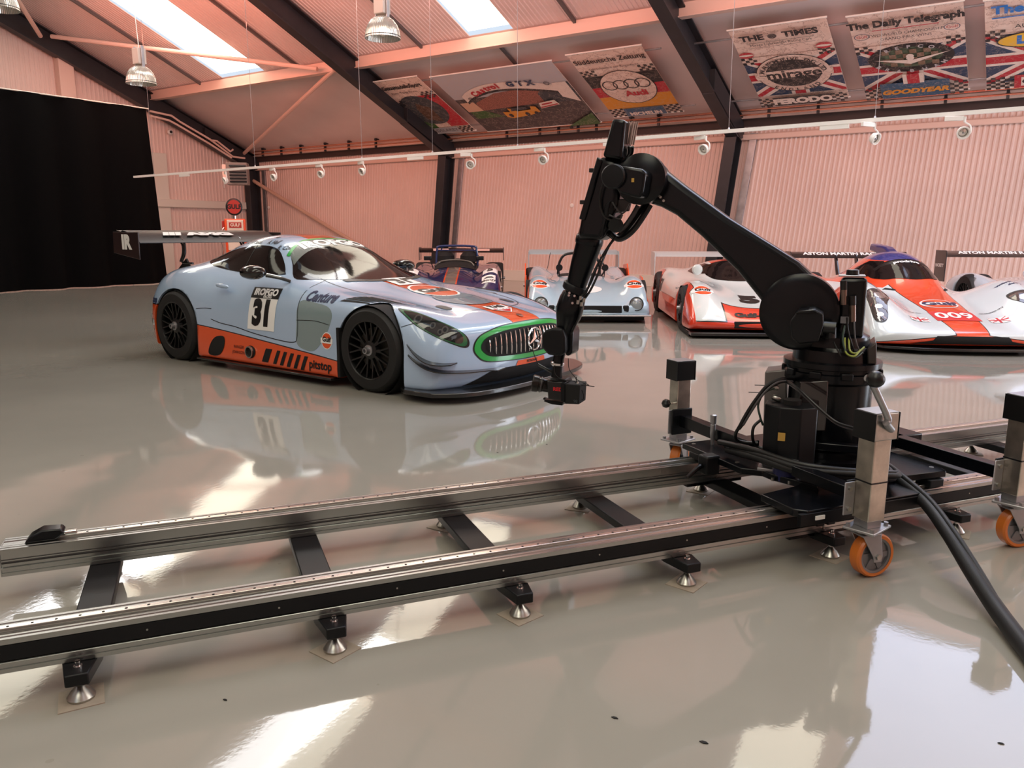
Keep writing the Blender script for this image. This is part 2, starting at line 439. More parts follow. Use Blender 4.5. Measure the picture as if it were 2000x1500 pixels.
# purlins running along the hall, sag rods and bracing
for y in (14.2, 9.6):
    z = roof_z(y)
    o = MB().box2((XG, y-.06, z-.25), (XE, y+.06, z-.02)).box2((XG, y-.10, z-.27), (XE, y+.10, z-.25)).build('purlin_beam', M_['pinksteel'], bevel=.004); struct(o)

STRIP = mat('grey_strip', (96, 92, 92), .5)
for u, v in ((399, 171), (577, 129), (806, 78), (1101, 16)):
    q = at_plane(u, v, (0, 14.3, roof_z(14.3)-.1), (0, K, 1))
    struct(MB().bar((q.x, 14.35, roof_z(14.35)-.07), (q.x, RIDGE_Y+.3, roof_z(RIDGE_Y+.3)-.07), .06, .06, nrm).build('trim_9', STRIP, smooth=0))
q = at_plane(952, 68, (0, 14.5, roof_z(14.5)-.1), (0, K, 1))
struct(MB().bar((q.x, 14.3, roof_z(14.3)-.05), (q.x, YW-.1, roof_z(YW)-.03), .06, .05, nrm).build('trim_9', STRIP, smooth=0))

# ================================================================== hall fittings
# eaves pipework: two bright tubes on cleats, for the length of the wall
for z, y in ((3.76, 17.42), (3.86, 17.42)):
    o = MB().cyl((XG+.6, y, z), (XE-.1, y, z), .019, n=8).build('conduit_pipe', M_['copper'])
    tag(o, 'long thin pipe along the eaves, %s of the two' % ('lower' if z < 3.8 else 'upper'), 'pipe', 'eaves pipes')
mb = None
proto = None
for i, x in enumerate([-21.5, -20.6, -19.7, -18.6, -17.6, -16.5, -11.9, -10.9, -10.35, -9.8, -9.3, -8.4, -7.7, -5.2, -4.2, -3.0, -1.9, -.9, 0.3]):
    if proto is None:
        proto = MB().box((0, 0, 0), (.05, .06, .26)).box((0, .04, .1), (.09, .12, .03)).box((0, -.01, -.05), (.08, .05, .03)).build('pipe_clamp', M_['darksteel'], smooth=0)
        o = proto
    else: o = proto.copy(); COL.objects.link(o)
    o.location = (x, 17.45, 3.82); tag(o, 'small dark clamp holding the two eaves pipes', 'clamp', 'clamps on the eaves pipes')

def pipe(name, pts, r, m, label, cat, smooth=0, n=10, parent=None, **k):
    o = MB().tube(pts, r, n, smooth).build(name, m, parent)
    if not parent: tag(o, label, cat, **k)
    return o
# wind bracing tubes
pk = M_['pinksteel']
pipe('brace_tube', [(-21.9, 11.28, 6.22), (-15.0, 13.92, 5.12)], .055, pk, 'pink round brace crossing under the rooflights between the two far rafters', 'brace')
pipe('brace_tube', [(-22.35, 17.3, 3.76), (-14.6, 14.1, 5.1)], .055, pk, 'pink round brace rising from the far corner to the next rafter', 'brace')
pipe('brace_tube', [(-22.0, 11.05, 6.2), (-20.2, 9.6, 6.7)], .055, pk, 'short pink brace at the top of the gable rafter', 'brace')
a = at_y(493, 352, 17.62); b_ = at_y(845, 567, 17.62)
pipe('brace_tube', [a, b_], .06, mat('grey_pink_tube', (205, 170, 150), .45), 'diagonal tube brace across the far bay of the long wall', 'brace')
# conduits on the gable rafter
for k, pts in enumerate(([(293, 217), (335, 226), (352, 238), (410, 272), (455, 306), (478, 309)], [(293, 226), (330, 235), (345, 243), (408, 280), (452, 308)], [(412, 274), (423, 275), (450, 296), (455, 292)])):
    pipe('cable_conduit', [at_x(u, v, -21.97+.02*k) for u, v in pts], .03, M_['pinksteel'], ['upper', 'lower', 'short']  [k]+' grey cable conduit following the gable rafter', 'conduit')
pipe('drop_conduit', [at_x(434, 306, XG+.06), at_x(438, 367, XG+.06)], .02, M_['white'], 'thin white vertical conduit beside the wall heater', 'conduit')
# louvred heater
hc = at_depth(465, 340, 20.6); he = tag(empty('fan_heater', hc, .75), 'grey louvred fan heater mounted high beside the corner column', 'heater')
MB().box((0, .25, .22), (.5, .5, .04)).box((.0, .5, .1), (.3, .04, .4)).build('wall_bracket', M_['darksteel'], he)
MB().box((0, 0, 0), (.52, .36, .56))  .build('casing', mat('heater_grey', (128, 118, 112), .45), he, bevel=.01)
MB().box((-.32, .0, 0), (.1, .3, .46)).build('side_duct', M_['pinksteel'], he, bevel=.01)
for k in range(6):
    MB().box((.03, -.2, -.2+k*.08), (.42, .05, .022), Matrix.Rotation(.5, 3, 'X')).build('slat', M_['darksteel'], he, smooth=0)
dc = at_x(331, 258, XG+.12); dm = tag(empty('dome_camera', dc), 'small white dome security camera on the gable wall', 'camera')
MB().lathe((0, 0, 0), (1, 0, 0), [(0, .07), (.05, .075), (.08, .06)], 20).build('housing', M_['white'], dm)
MB().lathe((.08, 0, 0), (1, 0, -.2), [(0, .045), (.03, .035), (.05, .012)], 16).build('lens', M_['black'], dm)
for u, v in ((1117, 401), (525, 405)):
    q = at_y(u, v, YW-.03); tag(MB().lathe(q, (0, -1, 0), [(0, .05), (.015, .05), (.02, .035)], 16).build('wall_disc', M_['white']), 'small pale disc on the ribbed wall, '+('in the middle bay' if u > 900 else 'in the far bay above the car'), 'disc')

# black curtain: pleated, hung on a rail a few metres in front of the gable
ctx = -18.5
vs = []; fs = []; n = 420; rows = 14
y0, y1 = -2.5, 11.62
for j in range(rows+1):
    t = j/rows
    for i in range(n+1):
        s = i/n; y = y0+(y1-y0)*s
        amp = .035+.085*t
        ph = y*5.2+1.1*math.sin(y*1.3)+.35*t*math.sin(y*2.1)
        yy = y + .24*t*(s**6) + (.03*math.sin(y*3.7) if 0 else 0)
        vs.append((ctx+amp*math.sin(ph)+.03*math.sin(y*13+t*2)*t, yy, 4.2*(1-t)+.015))
for j in range(rows):
    for i in range(n):
        a = j*(n+1)+i; fs.append((a, a+1, a+n+2, a+n+1))
tag(MB().add(vs, fs).build('stage_curtain', M_['velvet'], recalc=False, smooth=80), 'tall black pleated curtain hung across the gable end', 'curtain')
tag(MB().cyl((ctx, y0, 4.24), (ctx, y1+.05, 4.215), .014, n=10).build('curtain_rail', M_['trim']), 'pale rail carrying the black curtain', 'rail')

# lighting track on wires
TY, TZ = 10.5, 2.505
xl = at_y(262, 346, TY).x; TTILT = .0066
tr = tag(empty('lighting_track', (xl, TY, TZ)), 'long white lighting track hanging on thin wires along the hall', 'lighting track')
tr.rotation_euler = (0, -TTILT, 0)
MB().box2((0, -.02, -.02), (XE-1-xl, .02, .025)).build('rail', M_['white'], tr, smooth=0)
for u in (298, 497, 707, 845, 1011, 1421, 1703):
    q = at_y(u, 300, TY)
    x = q.x-xl
    MB().cyl((x, 0, .02), (x, 0, roof_z(TY)-TZ-.02), .0035, n=6).lathe((x, 0, .02), (0, 0, 1), [(0, .022), (.03, .008)], 10).build('wire', M_['galv'], tr)
for k, (u, v) in enumerate(((360, 341), (811, 309), (1630, 243))):
    x = at_y(u, v, TY).x-xl
    MB().box((x, 0, -.045), (.34, .035, .055)).build('power_box', M_['white'], tr, bevel=.003)
def spot():
    e = empty('track_spotlight', (0, 0, 0))
    MB().box((-.08, 0, -.045), (.19, .035, .05)).build('adapter', M_['white'], e, bevel=.004)
    MB().cyl((.03, 0, -.03), (.03, 0, -.09), .014, n=10).tube([(.03, 0, -.09), (.09, .0, -.13), (.10, 0, -.20), (.07, 0, -.24)], .009, 8, 4).build('yoke', M_['white'], e)
    c = Vector((.02, -.02, -.20)); d = Vector((.15, -.85, -.35)).normalized()
    MB().lathe(c-d*.05, d, [(0, .03), (.02, .055), (.055, .068), (.085, .072), (.085, .058), (.06, .05)], 24, caps=False).build('lamp_ring', M_['white'], e)
    MB().lathe(c, d, [(-.02, .052), (.0, .05), (.012, .02), (.016, .001)], 20).build('reflector', mat('lamp_reflector', (225, 220, 212), .2, .6), e)
    MB().lathe(c+d*.015, d, [(0, .012), (.012, .010), (.016, .001)], 12).build('bulb_cap', M_['galv'], e)
    return e
sp = spot()
for k, (u, v) in enumerate(((441, 336), (535, 328), (627, 321), (708, 314), (918, 298), (1061, 288), (1200, 277), (1376, 263), (1706, 236), (1880, 222))):
    q = at_y(u, v, TY); o = sp if k == 0 else copy_tree(sp); o.location = (q.x, TY, TZ-.006+(q.x-xl)*TTILT)
    o.rotation_euler = (0, 0, (-.5, -.25, -.2, -.35, .1, -.15, 0, -.4, 1.0, .2)[k])
    tag(o, 'small white ring spotlight on the track, '+('above the fan heater', 'beside the heater, second along the track', 'above the far bay, third along the track', 'over the car, fourth along the track', 'just past the middle column', 'above the blue open racing car', 'hidden behind the robot', 'at the column behind the robot arm', 'below the round newspaper poster, turned sideways', 'nearest the end of the track')[k], 'spotlight', 'track spotlights')

# high-bay pendant lamps
shade = mat('ribbed_lamp_glass', (205, 205, 196), .12, .55, noise=(8, .1))
nt = NT(shade); X = nt.xyz(); wv = nt.add('ShaderNodeTexWave', wave_type='RINGS', rings_direction='Z'); nt.l.new(X[3], wv.inputs[0]); wv.inputs['Scale'].default_value = 14
ang = nt.m('SINE', nt.m('MULTIPLY', nt.m('ARCTAN2', X[1], X[0]), 60)); bb = nt.add('ShaderNodeBump'); bb.inputs['Strength'].default_value = .5; bb.inputs['Distance'].default_value = .004
nt.l.new(ang, bb.inputs['Height']); nt.l.new(bb.outputs[0], bsdf(shade).inputs['Normal'])
def pendant():
    e = empty('pendant_lamp', (0, 0, 0))
    pr = [(-.02, .06), (-.03, .10), (-.07, .155), (-.13, .20), (-.20, .225), (-.27, .235), (-.30, .24), (-.30, .23), (-.2, .215), (-.1, .165)]
    MB().lathe((0, 0, 0), (0, 0, 1), pr, 48, caps=False).build('shade', shade, e)
    MB().tube([(.236*math.cos(2*math.pi*i/40), .236*math.sin(2*math.pi*i/40), -.275) for i in range(40)], .005, 6, closed=True).build('band', M_['darksteel'], e)
    MB().lathe((0, 0, -.02), (0, 0, -1), [(0, .05), (.08, .04), (.18, .06), (.24, .03), (.25, .001)], 20).build('bulb', mat('frosted_bulb', (240, 238, 220), .3), e)
    MB().box((0, 0, .13), (.17, .15, .25)).build('gear_box', mat('gear_box_grey', (190, 178, 168), .4), e, bevel=.01)
    for s in (-1, 1): MB().box((s*.10, 0, .12), (.02, .05, .34)).build('bracket', M_['galv'], e, bevel=.003)
    MB().tube([(0, 0, .26), (.0, 0, .4), (-.04, 0, 1.1), (-.05, 0, 1.9), (-.05, 0, 3.0)], .006, 6, 6).build('cable', M_['white'], e)
    return e
pd = pendant(); pd.location = (-12.76, 7.96, 3.99)
tag(pd, 'bell-shaped silver pendant lamp in front of the black curtain', 'lamp', 'pendant lamps')
o = copy_tree(pd); o.location = (-7.72, 8.36, 4.14); tag(o, 'bell-shaped silver pendant lamp near the middle rafter', 'lamp', 'pendant lamps')
o = copy_tree(pd); o.location = (-12.45, 5.75, 4.62); tag(o, 'silver pendant lamp cut off by the top corner of the view', 'lamp', 'pendant lamps')

# ------------------------------------------------------------------ banners under the eaves slope
paper = mat('aged_print', (236, 212, 196), .55)
nt = NT(paper); X = nt.xyz()[3]; f = nt.noise(X, 4, 8, .7); v = nt.m('ABSOLUTE', nt.m('SUBTRACT', f, .5)); nt.l.new(nt.mix(nt.lt(v, .007), nt.ramp(f, [(.3, (226, 196, 180)), (.7, (244, 224, 210))]), (150, 110, 90)), bsdf(paper).inputs['Base Color'])
def ink(name, c):
    mm = mat(name, c, .55); nt = NT(mm); X = nt.xyz()[3]; f = nt.noise(X, 5, 8, .7); v = nt.m('ABSOLUTE', nt.m('SUBTRACT', f, .5))
    nt.l.new(nt.mix(nt.lt(v, .004), tuple(c), (200, 180, 165)), bsdf(mm).inputs['Base Color']); return mm
I_ = {'black': ink('print_black', (42, 40, 42)), 'red': ink('print_red', (190, 40, 55)), 'navy': ink('print_navy', (48, 68, 96)), 'white': ink('print_white', (240, 224, 212)), 'gold': ink('print_gold', (225, 150, 40)),
      'blue': ink('print_blue', (40, 120, 200)), 'green': ink('print_green', (60, 100, 50)), 'grey': ink('print_grey', (74, 66, 66)), 'sky': ink('print_sky', (190, 188, 192)), 'slate': ink('print_slate', (60, 66, 72)), 'yellow': ink('print_yellow', (240, 190, 60)), 'tyre': ink('print_teal', (50, 90, 120))}
def clip(poly, x0, y0, x1, y1):
    for ax, lim, sg in ((0, x0, 1), (0, x1, -1), (1, y0, 1), (1, y1, -1)):
        out = []
        for i in range(len(poly)):
            p, q = poly[i-1], poly[i]; a, b = sg*(p[ax]-lim), sg*(q[ax]-lim)
            if (a >= 0) != (b >= 0):
                t = a/(a-b); out.append((p[0]+(q[0]-p[0])*t, p[1]+(q[1]-p[1])*t))
            if b >= 0: out.append(q)
        poly = out
        if not poly: break
    return poly
def checks(x0, y0, nx, ny, s, sy=None):
    vs = []; fs = []; sy = sy or s
    for i in range(nx):
        for j in range(ny):
            if (i+j) % 2 == 0:
                o = len(vs); vs += [(x0+i*s, y0+j*sy), (x0+(i+1)*s, y0+j*sy), (x0+(i+1)*s, y0+(j+1)*sy), (x0+i*s, y0+(j+1)*sy)]; fs.append((o, o+1, o+2, o+3))
    return vs, fs
bdir = Vector((0, -1, K)).normalized(); ndir = Vector((0, -K, -1)).normalized()
BZ = -.27
class Banner:
    def __init__(s, label, x0, W, H=2.5, ybot=17.02, skew=0):
        s.e = tag(empty('hanging_banner', (x0, ybot, roof_z(ybot)+BZ)), label, 'banner', 'banners under the roof slope'); s.W, s.H, s.z = W, H, .012
        s.M = lambda a, b, h: Vector((a, 0, 0))+bdir*b+ndir*h
        mb = MB(); mb.prism([(0, 0), (W, 0), (W, H), (0, H)], s.M, .01); mb.build('print_sheet', paper, s.e, smooth=0)
        for b in (0, H-.0):
            MB().cyl(s.M(-.02, b, .005), s.M(W+.02, b, .005), .016, n=8).build('hem_rod', M_['white'], s.e)
    def put(s, name, sh, m): s.z += .0012; return flat(name, sh, m, s.M, s.e, s.z)
    def text(s, t, x, y, size, m, **k): return s.put('lettering', xf2d(text2d(t, size, **k), x, y), m)
    def flag(s, x0, y0, x1, y1):
        cx, cy = (x0+x1)/2, (y0+y1)/2; w, h = x1-x0, y1-y0
        s.put('flag_field', rect2d(x0, y0, x1, y1), I_['navy'])
        def diag(t, m):
            vs = []; fs = []
            for sg in (1, -1):
                d = Vector((w, sg*h)).normalized(); nn = Vector((-d.y, d.x))*t/2; L = 3
                p = clip([(cx+d.x*k*L+nn.x*j, cy+d.y*k*L+nn.y*j) for k, j in ((-1, -1), (1, -1), (1, 1), (-1, 1))], x0, y0, x1, y1)
                o = len(vs); vs += p; fs.append(tuple(range(o, o+len(p))))
            s.put('flag_stripe', (vs, fs), m)
        diag(.26, I_['white']); diag(.10, I_['red'])
        for t, m in ((.34, I_['white']), (.2, I_['red'])):
            s.put('flag_cross', rect2d(cx-t/2, y0, cx+t/2, y1), m); s.put('flag_cross', rect2d(x0, cy-t/2, x1, cy+t/2), m)
def arc_text(B, t, cx, cy, rx, ry, a0, a1, size, m, flip=False):
    n = len(t)
    for i, ch in enumerate(t):
        if ch == ' ': continue
        a = a0+(a1-a0)*i/max(1, n-1); x, y = cx+rx*math.cos(a), cy+ry*math.sin(a)
        tg = math.atan2(ry*math.cos(a), -rx*math.sin(a)) + (0 if flip else math.pi)
        B.put('lettering', xf2d(text2d(ch, size, .004), x, y, tg), m)
GZ = Banner('banner with red and green flag and a dark oval race scene, beside the middle rafter', -14.2, 1.62)
GZ.put('panel_print', poly2d((0, .25), (.62, .25), (.62, 1.35), (0, 1.35)), I_['green']); GZ.put('panel_print', rect2d(1.05, .3, 1.62, 1.75), I_['red'])
GZ.put('panel_print', disc2d(.62, .66, 36, .80, 1.12), I_['slate']); GZ.put('panel_print', poly2d((.6, .7), (1.0, .55), (1.05, 1.2), (.75, 1.45), (.6, 1.2)), ink('print_brown', (92, 66, 50)))
GZ.text('LaGazzettadelloSport', .82, 2.18, .20, I_['black'], sx=.78, bold=.008); GZ.text('Auto  Targa Florio', .8, 1.95, .11, I_['grey'])
GZ.put('check_print', checks(0, 1.35, 6, 4, .07), I_['black']); GZ.put('check_print', checks(1.2, 1.62, 6, 4, .07), I_['black'])
GZ.put('check_print', checks(0, 0, 6, 4, .07), I_['black']); GZ.put('check_print', checks(1.2, 0, 6, 4, .07), I_['black']); GZ.put('panel_print', rect2d(.42, .02, 1.2, .28), ink('print_silver', (170, 172, 176))); GZ.text('DELAREY', .81, .15, .17, I_['black'])
CA = Banner('wide banner of racing cars passing under an advertising bridge', -12.25, 3.25, 2.5, 17.12)
CA.put('panel_print', rect2d(0, 1.5, 3.25, 2.5), I_['sky']); CA.put('panel_print', rect2d(0, 0, 3.25, 1.5), I_['grey'])
CA.put('crowd_print', poly2d((.45, .95), (2.6, 1.05), (2.6, 1.5), (1.9, 1.66), (1.2, 1.6), (.5, 1.3)), mat('crowd_print', (130, 84, 72), .6, noise=(60, .6)))
CA.put('panel_print', poly2d((2.3, 1.0), (3.25, 1.0), (3.25, 1.75), (2.5, 1.62), (2.3, 1.4)), I_['slate'])
CA.put('panel_print', poly2d((.1, .62), (.95, .62), (.45, 1.0), (.1, 1.0)), I_['green']); CA.put('panel_print', poly2d((.05, .95), (.5, .95), (.45, 1.35), (.05, 1.35)), ink('print_cream', (225, 180, 150)))
arch = [(.3+2.6*i/14, 1.42+.38*math.sin(math.pi*(i/14)**.8*.95)) for i in range(15)]
CA.put('bridge_print', ([(x, y-.03) for x, y in arch]+[(x, y-.14) for x, y in reversed(arch)], [tuple(range(30))]), I_['black'])
CA.put('bridge_print', ([(x, y+.2) for x, y in arch]+[(x, y-.06) for x, y in reversed(arch)], [tuple(range(30))]), I_['white'])
CA.put('panel_print', poly2d((2.85, 1.2), (3.2, .95), (3.2, 1.75), (2.85, 1.75)), I_['white'])
for ch, x, y, r in zip('Castrol', (.72, .87, 1.0, 1.13, 1.24, 1.36, 1.49), (1.66, 1.73, 1.78, 1.82, 1.85, 1.87, 1.88), (.5, .42, .36, .3, .24, .18, .12)): CA.put('lettering', xf2d(text2d(ch, .25, .014), x, y, r), I_['red'])
for ch, x in zip('GTX', (1.85, 2.1, 2.35)): CA.put('lettering', xf2d(text2d(ch, .25, .016), x, 1.89-(x-1.85)*.06, -.05), I_['navy'])
for x, y in ((.5, 1.5), (2.75, 1.78)): CA.put('lettering', ring2d(.07, .07, .02, 20, x, y), I_['slate']); CA.text('C', x, y, .1, I_['slate'])
CA.put('car_print', poly2d((1.0, .62), (1.15, .55), (1.7, .62), (2.0, .72), (1.98, .95), (1.85, .98), (1.8, .85), (1.4, .82), (1.3, .95), (1.2, .98), (1.2, .82), (1.0, .85)), I_['gold'])
CA.put('car_print', poly2d((1.25, .85), (1.75, .88), (1.7, .98), (1.3, .97)), I_['slate'])
for x in (1.15, 1.62, 1.88): CA.put('car_print', disc2d(.06, .08, 16, x, .68), I_['black'])
CA.put('car_print', poly2d((2.1, .85), (2.65, .95), (2.6, 1.15), (2.15, 1.08)), I_['white']); CA.put('car_print', poly2d((2.12, .87), (2.62, .96), (2.6, 1.0), (2.12, .92)), I_['red']); CA.put('car_print', poly2d((2.2, .98), (2.5, 1.03), (2.5, 1.08), (2.2, 1.04)), I_['red'])
CA.put('panel_print', poly2d((2.4, 0), (3.25, 0), (3.25, .5)), I_['green'])
AU = Banner('banner with four rings over a black, red and gold flag', -8.58, 1.66, 2.45, 16.98)
AU.put('panel_print', rect2d(0, 1.2, 1.66, 1.62), I_['black']); AU.put('panel_print', rect2d(0, .82, 1.66, 1.2), I_['red']); AU.put('panel_print', rect2d(0, .33, 1.66, .82), I_['gold'])
for x in (0, 1.32): AU.put('check_print', checks(x, 1.5, 5, 5, .068), I_['black']); AU.put('check_print', checks(x, 0, 5, 5, .068), I_['black'])
AU.put('panel_print', disc2d(.62, .62, 48, .83, 1.13), I_['black']); AU.put('panel_print', disc2d(.6, .6, 48, .83, 1.13), paper)
for k in range(4): AU.put('ring_print', ring2d(.175, .175, .03, 28, .83-.375+.25*k, 1.25), I_['black'])
AU.text('Audi', .93, .90, .27, I_['red'], bold=.012); AU.text('Süddeutsche Zeitung', .83, 2.16, .20, I_['black'], sx=.93, bold=.005); AU.text('Das schnellste der Ringenfacht', .83, 1.9, .09, I_['grey'])
AU.put('panel_print', rect2d(.36, .02, 1.3, .33), I_['tyre']); AU.text('MICHELIN', .83, .1, .17, I_['white'], bold=.008)
MI = Banner('banner with a large round badge over a British flag, dark strip below', -5.2, 1.68, 2.5, 16.98)
MI.flag(0, .3, 1.68, 1.62)
MI.put('panel_print', poly2d((0, 1.45), (.5, 1.45), (1.2, 1.45), (1.68, 1.62), (1.68, 1.63), (0, 1.63)), paper)
for x, y in ((0, 1.42), (1.4, 1.5)): MI.put('check_print', checks(x, y, 4, 3, .07), I_['black'])
for x, y in ((.13, 1.72), (1.52, 1.76)): MI.put('badge_print', disc2d(.14, .09, 24, x, y), I_['red']); MI.put('badge_print', disc2d(.14, .03, 24, x, y), I_['white'])
MI.put('badge_print', disc2d(.69, .60, 48, .84, 1.02), I_['black']); MI.put('badge_print', disc2d(.675, .585, 48, .84, 1.02), paper); MI.put('badge_print', disc2d(.51, .44, 48, .84, 1.02), I_['black'])
MI.put('badge_print', xf2d(half2d(.72, .585, -.13, .12), .84, 1.02), paper); MI.text('mirage', .84, 1.0, .36, I_['black'], bold=.010, sx=1.05)
arc_text(MI, 'J.W.AUTOMOTIVE ENG.LTD.', .84, 1.0, .58, .5, math.pi*.98, .02*math.pi, .13, I_['black'], False)
arc_text(MI, 'ENGLAND', .84, 1.04, .59, .52, math.pi*1.27, math.pi*1.73, .13, I_['black'], True)
MI.text('THE', .38, 2.27, .21, I_['black'], bold=.01, sx=1.1); MI.text('TIMES', 1.22, 2.27, .21, I_['black'], bold=.01, sx=1.1); MI.put('crest_print', disc2d(.08, .07, 16, .74, 2.27), I_['grey'])
MI.text('Mirage Lightweight Racing Cars', .84, 2.065, .10, I_['black'], sx=.85); MI.put('rule_print', rect2d(.25, 2.13, 1.43, 2.137), I_['black']); MI.put('rule_print', rect2d(.25, 1.99, 1.43, 1.997), I_['black'])
MI.put('panel_print', rect2d(.28, .0, 1.4, .30), I_['black']); MI.text('FERODO', .84, .14, .25, I_['white'], bold=.016, sx=1.15)
for x in (0, 1.4): MI.put('check_print', checks(x, 0, 4, 5, .07, .062), I_['black'])
TE = Banner('banner with a wide black oval badge over a British flag, blue strip below', -3.2, 1.7, 2.5, 17.05)
TE.flag(0, .2, 1.7, 1.6)
TE.put('panel_print', poly2d((.2, 1.5), (1.3, 1.5), (1.7, 1.55), (1.7, 1.62), (0, 1.62), (0, 1.5)), paper)
for x, y in ((0, 1.42), (1.42, 1.45)): TE.put('check_print', checks(x, y, 4, 3, .07), I_['black'])
TE.put('badge_print', disc2d(.68, .42, 48, .85, 1.18), I_['black']); TE.put('badge_print', disc2d(.5, .29, 48, .85, 1.2), mat('badge_check', (74, 88, 70), .6, noise=(12, .4)))
for i in range(-4, 4):
    for j in range(-2, 2):
        if (i+j) % 2: TE.put('badge_print', rect2d(.85+i*.11, 1.2+j*.12, .96+i*.11, 1.32+j*.12), ink('print_tan', (128, 104, 84)))
TE.put('badge_print', poly2d((.27, 1.22), (.85, 1.02), (1.48, 1.3), (.87, 1.14)), I_['white']); TE.text('8', .85, 1.22, .2, I_['white'], bold=.02)
arc_text(TE, 'REPCO', .85, 1.18, .59, .355, math.pi*.7, math.pi*.3, .12, I_['sky'], False); arc_text(TE, 'BRABHAM', .85, 1.18, .59, .355, math.pi*1.15, math.pi*1.85, .12, I_['sky'], True)
TE.text('The Daily Telegraph', .85, 2.27, .235, I_['black'], bold=.012, sx=.9); TE.put('rule_print', rect2d(.35, 2.1, 1.35, 2.12), I_['red'])
TE.text('TWO WORLD CHAMPIONSHIP', .84, 1.97, .10, I_['black'], sx=.82); TE.text('GRAND PRIX WINS', .84, 1.85, .10, I_['black'], sx=.9)
for x in (.17, 1.53): TE.put('badge_print', ring2d(.12, .09, .012, 24, x, 1.98), I_['navy']); TE.text('Gulf', x, 1.98, .1, I_['red'])
TE.put('panel_print', rect2d(.28, 0, 1.42, .5), I_['tyre']); TE.put('flag_cross', rect2d(.68, .45, 1.02, .75), I_['white']); TE.put('flag_cross', rect2d(.75, .45, .95, .75), I_['red']); TE.text('GOODYEAR', .84, .2, .2, I_['gold'], bold=.012, shear=.25)
for x in (0, 1.42): TE.put('check_print', checks(x, 0, 4, 6, .07, .07), I_['black'])
LO = Banner('banner with blue lettering and a yellow oval badge at the edge of the view', -1.22, 1.7, 2.5, 17.12)
LO.flag(0, .2, 1.7, 1.6); LO.put('panel_print', rect2d(0, 1.6, 1.7, 1.62), paper)
LO.put('check_print', checks(0, 1.45, 4, 4, .07), I_['black']); LO.put('check_print', checks(0, 0, 6, 6, .07, .062), I_['black']); LO.put('panel_print', rect2d(.42, 0, 1.7, .4), I_['red']); LO.put('panel_print', rect2d(.52, .06, 1.6, .33), I_['white']); LO.text('CHAMPION', 1.06, .19, .2, I_['black'], bold=.01)
LO.put('badge_print', disc2d(.72, .24, 40, .87, 1.42), I_['black']); LO.put('badge_print', disc2d(.69, .21, 40, .87, 1.42), I_['yellow']); LO.text('LOTUS', .87, 1.42, .28, I_['blue'], bold=.02)
LO.text('The Guardian', .85, 2.25, .27, I_['blue'], bold=.012); LO.put('rule_print', rect2d(.1, 2.05, 1.6, 2.08), I_['blue']); LO.text('AUTOMOTIVE', .85, 1.8, .14, I_['black'])
# support tubes for the banners
for y, dz in ((14.95, -.3), (16.85, -.3)):
    for a, c, w_ in ((-14.15, -6.6, 'between the middle and farther columns'), (-6.1, 1.3, 'in the bay nearer the robot')):
        pipe('banner_rail', [(a, y, roof_z(y)+dz+.06), (c, y, roof_z(y)+dz+.06)], .02, M_['galv'], '%s grey tube carrying the banners %s' % ('upper' if y < 16 else 'lower', w_), 'rail')

# ------------------------------------------------------------------ vintage petrol pump in the far corner
orange = mat('pump_orange', (226, 84, 40), .3, coat=.4); cream = mat('pump_cream', (226, 216, 200), .35); pred = mat('pump_red', (176, 52, 44), .3)
q = at_depth(457, 403, 20.3); pp = tag(empty('petrol_pump', (q.x, q.y, 0), math.atan2(-q.y, -q.x)+math.pi/2), 'vintage orange petrol pump with a round red globe by the corner column', 'petrol pump'); pp.scale = (1, 1, 1.07)
MB().box((0, 0, .08), (.6, .45, .16)).build('base', M_['black'], pp, bevel=.01)
MB().box((0, 0, .83), (.52, .38, 1.36)).build('body', orange, pp, bevel=.03, seg=3)
MB().box((0, -.2, 1.12), (.40, .03, .72)).build('face_panel', cream, pp, bevel=.01)
MB().box((0, -.22, 1.36), (.30, .02, .13)).build('display', pred, pp, bevel=.004)
T = lambda a, b, h: Vector((a, -.232-h, b))
flat('lettering', xf2d(text2d('GULF', .10, .004), 0, 1.36), cream, T, pp, .002)
flat('badge', disc2d(.05, .05, 24, 0, 1.17), M_['black'], T, pp, .002)
flat('plate', rect2d(-.05, 1.0, .05, 1.04), M_['black'], T, pp, .002)
MB().cyl((0, 0, 1.5), (0, 0, 1.58), .06, n=16).build('neck', M_['chrome'], pp)
MB().lathe((0, .07, 1.79), (0, -1, 0), [(0, .16), (.02, .205), (.12, .205), (.14, .16)], 40).build('globe', M_['black'], pp)
Tg = lambda a, b, h: Vector((a, -.075-h, 1.79+b))
flat('globe_face', disc2d(.165, .165, 40), pred, Tg, pp, .002); flat('lettering', text2d('GULF', .145, .006), M_['black'], Tg, pp, .006)
pipe('hose', [(-.27, -.05, 1.3), (-.36, -.08, 1.15), (-.33, -.1, .8), (-.36, -.06, .5), (-.28, -.02, .45)], .018, M_['chrome'], '', '', 6, parent=pp)
MB().box((-.29, 0, 1.36), (.06, .1, .2)).build('nozzle_holder', pred, pp, bevel=.01)

